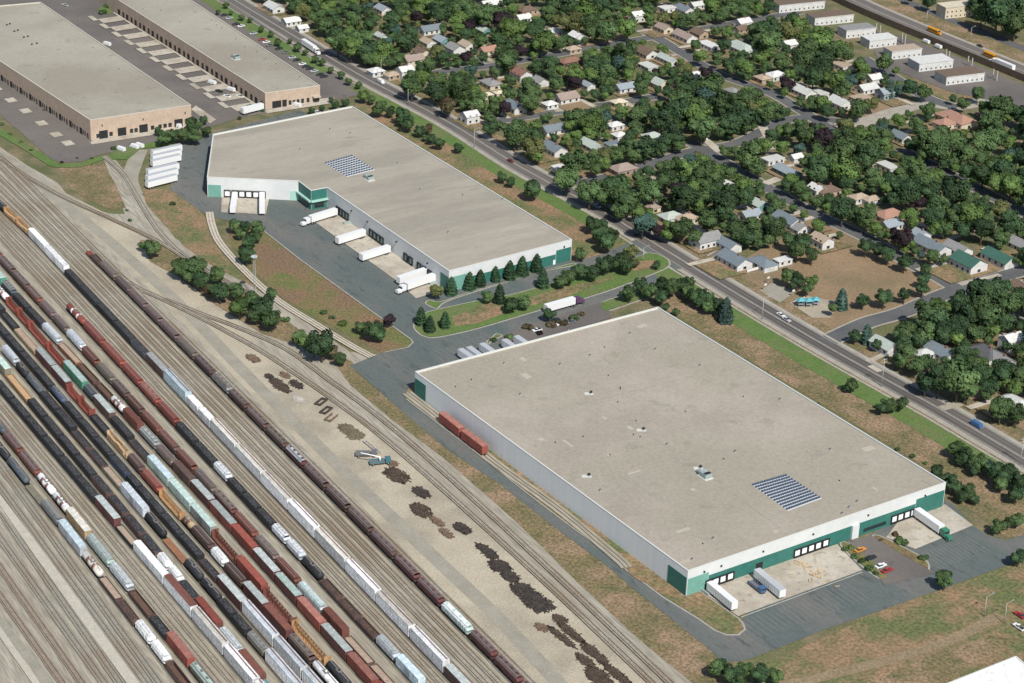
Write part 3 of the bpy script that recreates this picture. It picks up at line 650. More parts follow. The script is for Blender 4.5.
m_load = {'coal': M('coal load', (.016, .017, .02), (.075, .075, .08), 1.4, contrast=2.5), 'scrap': M('scrap load', (.13, .075, .05), (.05, .04, .04), 1.5, contrast=2), 'lumber': M('lumber load', (.50, .35, .2), (.42, .27, .15), 1.2),
          'empty': M('bare steel floor', (.15, .085, .06), (.09, .06, .05), .8), 'gravel': M('mineral load', (.40, .31, .24), (.33, .25, .19), 1)}
def bogie(L_):
    mb = MB()
    for s in (-1, 1):
        mb.box(-1.3, 1.3, s*.95-.12, s*.95+.12, .62, 1.0, m_black)
        for x in (-.85, .85): mb.tube((x, s*.72, .5), (x, s*.86, .5), .46, .46, m_black, 10)
    mb.box(-.25, .25, -1, 1, .6, .95, m_black)
    return mb.mesh('bogie')
BOG = bogie(1)
def cyl_prof(r, zc, n=12): return [(r*math.cos(2*math.pi*i/n+.26), zc+r*math.sin(2*math.pi*i/n+.26)) for i in range(n)][::-1]
def prof_fix(p): return p
def car_parts(kind, L_, c1, c2, load, rng):
    "list of (part name, mesh builder)"
    h = L_/2; out = []; b = MB(); m1 = cm(c1); m2 = cm(c2) if c2 else m1
    if kind == 'box' or kind == 'rack':
        H = 4.75 if kind == 'box' else 5.7; W_ = 1.42
        b.box(-h, h, -W_, W_, 1.05, H, m1)
        n = int(L_/1.2)
        for i in range(n+1):
            x = -h+.06+i*(L_-.12)/n
            for s in (-1, 1): b.box(x-.05, x+.05, min(s*W_, s*(W_+.07)), max(s*W_, s*(W_+.07)), 1.05, H-.1, m1)
        b.box(-h-.45, h+.45, -.25, .25, .75, 1.03, m_black)
        out.append(('body', b)); r = MB()
        pr_ = [(-W_-.05, H+.01), (W_+.05, H+.01), (W_+.05, H+.12), (.0, H+.42), (-W_-.05, H+.12)]
        r.profile(-h-.03, h+.03, pr_[::-1], m2)
        if kind == 'rack':
            r.box(-h, h, .15, .6, H+.40, H+.46, cm('redbrown'))
        else:
            for i in range(1, n): x = -h+i*L_/n; r.box(x-.05, x+.05, -1.4, 1.4, H+.3, H+.44, m2)
        out.append(('roof', r))
        if kind == 'box':
            d = MB()
            for s in (-1, 1): d.box(-1.6, 1.6, min(s*(W_+.08), s*(W_+.16)), max(s*(W_+.08), s*(W_+.16)), 1.2, H-.3, m1)
            out.append(('side_door', d))
    elif kind == 'hopper':
        H = 4.6; W_ = 1.48
        sp = [(-W_, 1.7), (-W_*1.0, 3.7), (-1.1, 4.35), (-.45, H), (.45, H), (1.1, 4.35), (W_, 3.7), (W_, 1.7), (.6, .9), (-.6, .9)]
        e = h-.9
        b.profile(-e, e, sp, m1, m2, 3.69)
        for s in (-1, 1):      # end slopes
            x0, x1 = s*e, s*h
            v = [(x0, -W_, 3.7), (x0, W_, 3.7), (x0, .9, 4.4), (x0, -.9, 4.4), (x1, -W_*.95, 3.3), (x1, W_*.95, 3.3), (x0, W_, 1.7), (x0, -W_, 1.7), (x1, W_*.95, 3.0), (x1, -W_*.95, 3.0)]
            fs = [(0, 1, 5, 4), (3, 2, 1, 0), (4, 5, 8, 9), (1, 6, 8, 5), (0, 4, 9, 7), (9, 8, 6, 7)]
            b.idx(v, fs if s > 0 else [f[::-1] for f in fs], m1)
        n = int(L_/1.4)
        for i in range(n+1):
            x = -e+i*2*e/n
            for s in (-1, 1): b.box(x-.05, x+.05, min(s*W_, s*(W_+.08)), max(s*W_, s*(W_+.08)), 1.7, 3.65, m1)
        b.box(-h-.45, h+.45, -.3, .3, .8, 1.1, m_black)
        out.append(('body', b)); r = MB()
        r.box(-e+.4, e-.4, -.34, .34, H+.02, H+.16, m2)
        for s in (-1, 1): r.box(-e+.1, e-.1, s*.95-.16, s*.95+.16, H-.12, H+.0, m1 if c1 in ('white', 'silver', 'palegreen') else m_walk)
        for i in range(4): x = -e+1.4+i*(2*e-2.8)/3; r.box(x-.7, x+.7, -.42, .42, H+.16, H+.26, m1)
        out.append(('hatch', r))
    elif kind == 'tank':
        n = 14; r_ = 1.5; zc = 2.75; v = []; rings = [(-h, .55), (-h+.35, 1.2), (-h+.9, r_), (h-.9, r_), (h-.35, 1.2), (h, .55)]
        for x, rr in rings: v += [(x, rr*math.cos(2*math.pi*i/n), zc+rr*math.sin(2*math.pi*i/n)) for i in range(n)]
        fs = [(k*n+i, k*n+(i+1) % n, (k+1)*n+(i+1) % n, (k+1)*n+i) for k in range(5) for i in range(n)]
        b.idx(v, [f[::-1] for f in fs]+[tuple(range(n)), tuple(range(6*n-1, 5*n-1, -1))], m1, True)
        b.box(-h-.45, h+.45, -.3, .3, .8, 1.1, m_black); b.box(-h, h, -1.2, -1.0, .9, 1.15, m_black); b.box(-h, h, 1.0, 1.2, .9, 1.15, m_black)
        if c2:
            for x in (-h*.33, h*.33): b.tube((x-.9, 0, zc), (x+.9, 0, zc), r_+.02, r_+.02, m2, 16)
        out.append(('tank', b)); d = MB(); d.tube((0, 0, zc+r_-.1), (0, 0, zc+r_+.55), .5, .45, m1, 10); d.box(-1.2, 1.2, -.9, .9, zc+r_+.05, zc+r_+.12, m_walk); d.box(-h+.6, h-.6, -.22, .22, zc+r_+.02, zc+r_+.07, m_walk if not c2 else m1)
        out.append(('dome', d))
    elif kind in ('gon', 'coal'):
        H = 2.5 if kind == 'gon' else 3.6; W_ = 1.5; T = .12
        for x0, x1, y0, y1 in ((-h, h, -W_, -W_+T), (-h, h, W_-T, W_), (-h, -h+T, -W_+T, W_-T), (h-T, h, -W_+T, W_-T)): b.box(x0, x1, y0, y1, 1.1, H, m1)
        b.box(-h+T, h-T, -W_+T, W_-T, 1.05, 1.3, m1)
        n = int(L_/1.3)
        for i in range(n+1):
            x = -h+.06+i*(L_-.12)/n
            for s in (-1, 1): b.box(x-.07, x+.07, min(s*W_, s*(W_+.12)), max(s*W_, s*(W_+.12)), 1.1, H-.02, m1)
        b.box(-h-.45, h+.45, -.3, .3, .8, 1.04, m_black)
        out.append(('body', b))
        l = MB(); nx, ny = 16, 4; top = (H-.25 if kind == 'coal' else H-.5) if load != 'empty' else 1.5; v = []
        amp = 0 if load == 'empty' else (.45 if load != 'scrap' else .6)
        for i in range(nx+1):
            for j in range(ny+1):
                e = math.sin(math.pi*j/ny)*math.sin(math.pi*min(1, max(0, i/nx*.96+.02)))**.3
                v.append((-h+T+i*(L_-2*T)/nx, -W_+T+j*(2*W_-2*T)/ny, top+amp*e*(.5+rng.random()*.8)))
        l.idx(v, [(i*(ny+1)+j, (i+1)*(ny+1)+j, (i+1)*(ny+1)+j+1, i*(ny+1)+j+1) for i in range(nx) for j in range(ny)], m_load[load or 'coal'])
        out.append(('load', l))
    elif kind == 'beam':
        W_ = 1.45; b.box(-h, h, -W_, W_, 1.05, 1.35, m1); b.box(-h-.45, h+.45, -.3, .3, .8, 1.04, m_black)
        for s in (-1, 1): b.box(s*h-.15*s-.15, s*h-.15*s+.15, -W_, W_, 1.35, 4.4, m1)
        out.append(('deck', b)); t_ = MB(); n = int(L_/2)
        t_.box(-h+.3, h-.3, -.12, .12, 4.2, 4.5, m1); t_.box(-h+.3, h-.3, -.12, .12, 1.36, 1.6, m1)
        for i in range(n+1):
            x = -h+.5+i*(L_-1)/n; t_.box(x-.1, x+.1, -.14, .14, 1.6, 4.2, m1)
            if i < n:
                t_.tube((x, 0, 1.6), (x+(L_-1)/n, 0, 4.2), .09, .09, m1, 4)
            for s in (-1, 1): t_.tube((x, 0, 4.3), (x, s*.9, 1.4), .07, .07, m1, 4)
        out.append(('centre_truss', t_))
        if load:
            l = MB()
            for i in range(int(L_/4)):
                x0 = -h+.6+i*4
                for s in (-1, 1):
                    z1 = 2.4+rng.random()*1.4; l.box(x0, min(x0+3.8, h-.5), min(s*.25, s*1.35), max(s*.25, s*1.35), 1.36, z1, m_load['lumber'])
            out.append(('load', l))
    elif kind == 'flat':
        W_ = 1.45; b.box(-h, h, -W_, W_, 1.0, 1.3, m1); b.box(-h-.45, h+.45, -.3, .3, .75, .98, m_black); b.box(-h, -h+.2, -W_, W_, 1.3, 1.8, m1); out.append(('deck', b))
    return out
def make_car(kind, L_, c1, c2=None, load=None, rng=random):
    return [(n, mb.mesh(n)) for n, mb in car_parts(kind, L_, c1, c2, load, rng)]
ORD = ['', 'first', 'second', 'third', 'fourth', 'fifth', 'sixth', 'seventh', 'eighth', 'ninth', 'tenth', 'eleventh', 'twelfth', 'thirteenth', 'fourteenth', 'fifteenth', 'sixteenth', 'seventeenth', 'eighteenth', 'nineteenth', 'twentieth',
       'twenty first', 'twenty second', 'twenty third', 'twenty fourth', 'twenty fifth', 'twenty sixth', 'twenty seventh', 'twenty eighth', 'twenty ninth', 'thirtieth', 'thirty first', 'thirty second', 'thirty third']
NAMES = dict(box=('boxcar', 'boxcar'), rack=('autorack_car', 'autorack car'), hopper=('hopper_car', 'covered hopper'), tank=('tank_car', 'tank car'), gon=('gondola_car', 'gondola'), coal=('coal_car', 'open hopper'), beam=('centerbeam_car', 'centerbeam flatcar'), flat=('flat_car', 'flatcar'))
CW = dict(brown='dark brown', mauve='mauve brown', greybrown='grey brown', redbrown='red brown', roofgrey='pale grey', lightblue='light blue', palegreen='pale green', slate='slate blue', navy='dark navy', pink='faded pink')
cache = {}
crng = random.Random(3)
def place_car(p0, p1, kind, c1, c2, load, label, group):
    d = p1-p0; L_ = d.length; c = (p0+p1)/2; ang = math.atan2(d.y, d.x)
    Lr = round((L_-1.3)*2)/2
    key = (kind, Lr, c1, c2, load)
    if key not in cache: cache[key] = make_car(kind, Lr, c1, c2, load, crng)
    nm, cw = NAMES[kind]
    t = empty(nm, (c.x, c.y, .42), ang, label=label, cat='rail car', group=group); t.scale = (1, .90, .92)
    for n, me in cache[key]: addobj(n, me, t)
    for s in (-1, 1):
        o = addobj('bogie', BOG, t); o.location = (s*(Lr/2-2.1), 0, 0)
    return t
def row(i, segs):
    "segs: (y where the segment starts, kind, colour, roof or second colour, load, count or None)"
    k = 0
    for a_, s in enumerate(segs[:-1]):
        y0, kind, c1, c2, load, n = (s+(None,)*6)[:6]; y1 = segs[a_+1][0]
        if kind is None: continue
        p0, p1 = rowpt(i, y0), rowpt(i, y1)
        n = n or max(1, round((p1-p0).length/17.3))
        for j in range(n):
            k += 1; q0, q1 = p0.lerp(p1, j/n), p0.lerp(p1, (j+1)/n)
            cw = CW.get(c1, c1)
            if kind == 'box' and c2 and c2 != c1: cw = cw+' sided'
            lab = '%s %s, %s car down the %s row from the scrap piles' % (cw, NAMES[kind][1], ORD[k], ORD[i+1])
            place_car(q0, q1, kind, c1, c2, load, lab, 'rail cars standing in the yard')
h_ = 'hopper'
row(0, [(246.5, 'flat', 'red'), (251, 'gon', 'brown', None, 'scrap'), (260.6, h_, 'greybrown'), (275.6, h_, 'mauve'), (289.6, h_, 'mauve'), (305.3, h_, 'mauve'), (320.2, h_, 'mauve'), (336.9, h_, 'greybrown'), (354.5, h_, 'brown', 'mauve'), (372, h_, 'grey', 'greybrown'), (388.8, h_, 'brown', 'mauve'), (406.3, h_, 'brown', 'mauve'),
 (426, h_, 'brown', 'greybrown'), (445, h_, 'maroon', 'silver'), (463.3, h_, 'brown', 'mauve'), (485.2, h_, 'brown', 'mauve'), (507, h_, 'brown', 'mauve'), (530, h_, 'brown', 'mauve'), (553.8, h_, 'maroon', 'mauve'), (576.7, h_, 'maroon', 'mauve'), (601, h_, 'palegreen', 'white'), (629.5, h_, 'maroon', 'mauve'), (654.4, h_, 'maroon', 'mauve'), (680, h_, 'maroon', 'mauve'), (707,)])
row(1, [(186, 'tank', 'black'), (207, 'beam', 'orange', None, 'lumber'), (229.5, 'box', 'white', 'white'), (247.5, 'box', 'white', 'white'), (268, 'coal', 'black', None, 'coal', 4), (338, 'coal', 'slate', None, 'coal'), (354, 'box', 'brown', 'grey'), (372.5, 'rack', 'lightblue', 'lightblue'), (396.5, 'box', 'white', 'white'), (409, 'box', 'white', 'white'),
 (422, 'rack', 'white', 'cream'), (448.3, 'rack', 'white', 'cream'), (475.6, 'rack', 'white', 'cream'), (503.5, 'rack', 'white', 'white'), (531.5, 'rack', 'white', 'cream'), (563, 'rack', 'white', 'white'), (595, 'rack', 'white', 'cream'), (630, 'rack', 'white', 'white'), (666, 'box', 'brown', 'roofgrey'), (700,)])
row(2, [(302.5, 'tank', 'red', 'white'), (321, h_, 'red'), (342, h_, 'red'), (363, h_, 'red'), (382, h_, 'red', 'pink'), (401, h_, 'red'), (421, 'coal', 'black', None, 'coal', 2), (461, h_, 'silver', 'white', None, 1), (476.5, 'coal', 'black', None, 'coal', 3), (523, h_, 'silver', 'white', None, 2), (555, 'tank', 'black'), (575, 'gon', 'brown', None, 'scrap', 3), (634, h_, 'silver', 'roofgrey', None, 1), (656, 'box', 'lightblue', 'lightblue'), (682, 'tank', 'teal'), (706,)])
row(3, [(240, h_, 'redbrown', None, None, 1), (256, h_, 'brown', 'mauve'), (270.5, h_, 'brown', 'mauve'), (286, h_, 'redbrown', 'mauve'), (300, h_, 'mauve', 'mauve'), (314.5, h_, 'greybrown', 'mauve'), (329, h_, 'silver', 'silver'), (346, h_, 'redbrown', 'redbrown'), (362, h_, 'olive', 'greybrown'), (379, h_, 'brown', 'mauve'), (395, h_, 'brown', 'redbrown'),
 (411, h_, 'redbrown', 'redbrown'), (430, h_, 'brown', 'redbrown'), (449, h_, 'redbrown', 'redbrown'), (468, h_, 'greybrown', 'mauve'), (489.6, h_, 'maroon', 'greybrown'), (511.6, h_, 'redbrown', 'redbrown'), (534.5, h_, 'mauve', 'greybrown'), (557, h_, 'redbrown', 'redbrown'), (580.6, h_, 'silver', 'palegreen'), (609, 'box', 'redbrown', 'redbrown'), (632, 'gon', 'brown', None, 'gravel'), (660, 'gon', 'brown', None, 'gravel'), (692,)])
row(4, [(268, 'box', 'green', 'palegreen'), (280, h_, 'slate', 'grey'), (292, 'coal', 'black', None, 'coal', 2), (322.5, h_, 'silver', 'silver'), (340, 'gon', 'rust', None, 'gravel'), (360, 'gon', 'brown', None, 'empty'), (379, 'gon', 'brown', None, 'empty'), (395, 'tank', 'white', 'red'), (409, 'box', 'redbrown', 'redbrown'), (426, h_, 'grey', 'roofgrey'), (444, h_, 'greybrown', 'mauve'), (462, 'box', 'brown', 'brown'),
 (481, 'box', 'maroon', 'roofgrey'), (502, 'box', 'red', 'roofgrey'), (526, 'box', 'red', 'red'), (549.5, 'box', 'maroon', 'roofgrey'), (574, 'box', 'maroon', 'palegreen'), (598.5, 'box', 'red', 'pink'), (625, 'box', 'maroon', 'roofgrey'), (654, 'box', 'red', 'pink'), (683, 'box', 'red', 'red'), (712,)])
row(5, [(283, 'tank', 'white', 'red'), (297, 'beam', 'red'), (322, 'beam', 'red'), (343, 'beam', 'red'), (362, 'box', 'green', 'palegreen'), (384, h_, 'slate', 'slate'), (396, 'box', 'brown', 'roofgrey'), (415, 'coal', 'black', None, 'coal', 1), (436, 'gon', 'brown', None, 'coal'), (456.5, 'box', 'palegreen', 'lightblue', None, 1), (481, 'box', 'palegreen', 'palegreen', None, 1), (505.5, 'box', 'grey', 'palegreen'), (529, 'beam', 'redbrown'), (558, 'box', 'red', 'red'), (587.5, 'beam', 'redbrown'), (620, 'beam', 'orange'), (659, 'tank', 'black'), (684, 'hopper', 'greybrown'), (708,)])
row(6, [(296, 'coal', 'black', None, 'coal', 1), (309, 'gon', 'black', None, 'coal'), (325, 'gon', 'tan', None, 'gravel'), (349, 'box', 'maroon', 'roofgrey'), (367, 'box', 'maroon', 'roofgrey'), (384, 'beam', 'red'), (411, 'gon', 'black', None, 'coal'), (430, 'beam', 'tan', None, 'lumber'), (453, h_, 'brown', 'brown'), (469, h_, 'red', 'red'), (489, 'beam', 'orange', None, None), (514, 'tank', 'tan', 'redbrown'), (525, h_, 'brown', 'brown'), (546.5, h_, 'white', 'white'), (561.5, h_, 'brown', 'brown'), (583, 'box', 'maroon', 'roofgrey'), (606, 'box', 'maroon', 'redbrown'), (632.5, h_, 'brown', 'greybrown'), (659, 'tank', 'white'), (686, 'tank', 'white'), (712,)])
row(7, [(318, 'coal', 'black', None, 'coal', 4), (385, 'tank', 'navy'), (400, 'coal', 'black', None, 'coal', 3), (455, 'coal', 'navy', None, 'coal'), (473, 'coal', 'black', None, 'coal', 3), (512, 'coal', 'black', None, 'coal', 2), (555, 'gon', 'brown', None, 'coal'), (576, 'box', 'maroon', 'roofgrey'), (604, 'rack', 'white', 'silver'), (640, 'rack', 'white', 'silver'), (672, 'rack', 'white', 'silver'), (706,)])
row(8, [(345, h_, 'silver', 'silver', None, 1), (361, 'tank', 'black'), (373, 'tank', 'slate'), (390, 'coal', 'black', None, 'coal', 2), (427, 'gon', 'brown', None, 'coal', 2), (463, 'gon', 'olive', None, 'gravel', 1), (484, 'box', 'silver', 'silver'), (511, 'tank', 'black'), (533, 'flat', 'rust'), (557, 'tank', 'black'), (576, 'tank', 'black'), (597, 'coal', 'black', None, 'coal', 2), (630, h_, 'olive', 'grey'), (652, 'rack', 'white', 'silver'), (690, 'rack', 'white', 'silver'), (722,)])
row(9, [(358, 'box', 'olive', 'palegreen', None, 1), (371, 'gon', 'orange', None, 'lumber'), (397, 'coal', 'black', None, 'coal', 4), (474, 'coal', 'brown', None, 'coal', 2), (513, 'coal', 'brown', None, 'coal', 2), (552, h_, 'white', 'white'), (565, h_, 'white', 'white'), (579, 'coal', 'black', None, 'coal', 1), (598.5, 'box', 'redbrown', 'red'), (626, h_, 'silver', 'roofgrey'), (651, 'box', 'redbrown', 'redbrown'), (678, 'tank', 'teal'), (706,)])
row(10, [(379, 'coal', 'black', None, 'coal', 6), (497, 'box', 'maroon', 'roofgrey'), (521, 'gon', 'black', None, 'gravel'), (542, 'box', 'white', 'white', None, 1), (578, 'rack', 'white', 'redbrown'), (611, 'rack', 'white', 'cream'), (648, 'rack', 'white', 'white'), (684, 'rack', 'white', 'white'), (720,)])
row(11, [(415, 'tank', 'slate'), (430, h_, 'redbrown', 'mauve'), (450.5, h_, 'redbrown', 'mauve'), (472, 'tank', 'white', 'redbrown'), (491, 'tank', 'white', 'redbrown'), (509, 'box', 'tan', 'cream'), (533.5, h_, 'palegreen', 'roofgrey'), (562, h_, 'silver', 'roofgrey'), (586, 'gon', 'brown', None, 'empty'), (612, 'gon', 'black', None, 'coal'), (633, 'box', 'red', 'pink'), (661, h_, 'olive', 'palegreen'), (692,)])
row(12, [(438, 'tank', 'black'), (456, 'tank', 'slate'), (479.5, 'flat', 'olive'), (499, h_, 'grey', 'grey'), (521, 'box', 'silver', 'lightblue'), (550, 'tank', 'cream', 'redbrown'), (573, 'gon', 'brown', None, 'gravel'), (595.5, 'gon', 'brown', None, 'scrap'), (619, h_, 'white', 'white'), (639, h_, 'white', 'white'), (659, 'coal', 'brown', None, 'empty'), (690,)])
# two boxcars on the siding beside the long wall
for k, (a_, b_, lb) in enumerate((((441, 413.5), (462.5, 430.5), 'upper red boxcar on the siding along the long pale wall'), ((463, 431), (486, 448.5), 'lower red boxcar on the siding along the long pale wall'))):
    p, q = g(*a_, 4), g(*b_, 4); p.z = q.z = 0; place_car(p, q, 'box', 'red', 'pink', None, lb, 'red boxcars on the siding')

# ================================================================ HOUSES
HC = dict(white=(.60, .60, .58), cream=(.58, .52, .40), tan=(.40, .32, .24), brown=(.16, .115, .085), grey=(.25, .25, .245), dgrey=(.10, .105, .11), pale=(.52, .53, .50), blue=(.27, .315, .345), green=(.05, .13, .10), pgreen=(.40, .45, .41), red=(.24, .13, .10), salmon=(.36, .21, .155), teal=(.14, .28, .27), pink=(.31, .245, .21), bluegrey=(.17, .205, .23))
def hm(n, k): c = HC[n]; return M(k+' '+n, c, tuple(v*.82 for v in c), .6, fine=.08, fsc=2, rough=.85)
LAND = []      # (screen x, screen y, phrase) things other labels refer to
KEEP = []      # (x, y, z, radius in m) places the crowns must leave in view
def house(x, y, L_, W_, d, rc, wc, ph, h=3.0, kind='gable', cat='house', rot=0, keep=True, group=None):
    k_ = .88 if cat != 'apartment building' else .86; L_ *= k_; W_ *= k_
    c = g(x, y, h+.8); rt = empty({'house': 'house', 'garage': 'garage', 'shed': 'shed', 'apartment building': 'apartment_building'}.get(cat, 'building'), (c.x, c.y, .1), GA+R(rot)+(0 if d == 'a' else R(90)), label=ph, cat=cat, group=group)
    wm_, rm = hm(wc, 'siding'), hm(rc, 'shingle'); l, w_ = L_/2, W_/2; mb = MB(); r = MB(); ov = .45; rise = W_*.27
    mb.box(-l, l, -w_, w_, 0, h, wm_)
    if kind == 'gable':
        for s in (-1, 1):
            v = [(s*l, -w_, h), (s*l, w_, h), (s*l, 0, h+rise)]; mb.face(v if s > 0 else v[::-1], wm_)
        e = rise*ov/w_
        for s in (-1, 1):
            v = [(-l-ov, s*(w_+ov), h-e), (l+ov, s*(w_+ov), h-e), (l+ov, 0, h+rise+.02), (-l-ov, 0, h+rise+.02)]
            r.idx(v+[(p[0], p[1], p[2]+.16) for p in v], [(4, 5, 6, 7) if s < 0 else (7, 6, 5, 4), (0, 1, 5, 4), (1, 2, 6, 5), (3, 0, 4, 7)], rm)
    elif kind == 'hip':
        k = min(w_, l*.9); v = [(-l-ov, -w_-ov, h), (l+ov, -w_-ov, h), (l+ov, w_+ov, h), (-l-ov, w_+ov, h), (-l+k, 0, h+rise), (l-k, 0, h+rise)]
        r.idx(v, [(0, 1, 5, 4), (1, 2, 5), (2, 3, 4, 5), (3, 0, 4), (0, 3, 2, 1)], rm)
    else:
        r.box(-l-.25, l+.25, -w_-.25, w_+.25, h+.01, h+.4, hm(wc, 'siding'), rm)
    mb.build('walls', rt); ro = r.build('roof', rt)
    if kind != 'flat' and cat == 'house' and (int(x*7+y) % 3):
        q = MB(); q.box(-l*.4, -l*.4+.8, -.4, .4, h+rise*.5, h+rise+.9, hm('red', 'brick')); q.build('chimney', ro)
    nf = int(L_/3.2)
    floors = [1.0] if h < 4.2 or h == 4.8 else [1.0, 3.9]
    for s in (-1, 1):
        for z in floors:
            for i in range(nf):
                xx = -l+(i+.5)*L_/nf; q = MB(); ww = .42 if h > 4.7 else .6; q.box(xx-ww, xx+ww, min(s*(w_+.01), s*(w_+.06)), max(s*(w_+.01), s*(w_+.06)), z, z+(.95 if h > 4.7 else 1.3), m_glass); q.build('window', rt)
        q = MB(); ii = 0 if cat == 'house' else 1
        q.box(min(s*(l+.01), s*(l+.07)), max(s*(l+.01), s*(l+.07)), -.9 if cat == 'house' else -2, .9 if cat == 'house' else 2, .9 if cat == 'house' else 0, 2.2, m_glass if cat == 'house' else hm('pale', 'door')); q.build('window' if cat == 'house' else 'garage_door', rt)
    q = MB(); q.box(l*.2, l*.2+1, -w_-.09, -w_-.01, 0, 2.1, hm('brown', 'door')); q.build('door', rt)
    if keep: KEEP.append((x, y+1, h*.5, min(L_, 12)*.44))
    LAND.append((x, y, ph))
    if cat == 'house':
        e = DA if d == 'a' else DP; f = DP if d == 'a' else -DA; sg = 1 if int(x*3+y) % 2 else -1
        q = [c+e*a_+f*sg*b_ for a_, b_ in ((-l-3, -W_*.9), (l+5, -W_*.9), (l+5, W_*1.9), (-l-3, W_*1.9))]
        sheet('lawn', q, .05, (m_brown, m_field, m_olive, m_olive)[int(x+y) % 4])
        q = [c+e*a_+f*sg*b_ for a_, b_ in ((l+.6, -1), (l+3.8, -1), (l+3.8, W_*2.2), (l+.6, W_*2.2))]; sheet('driveway', q, .09, m_conc)
    return rt
g_ = 'gable'
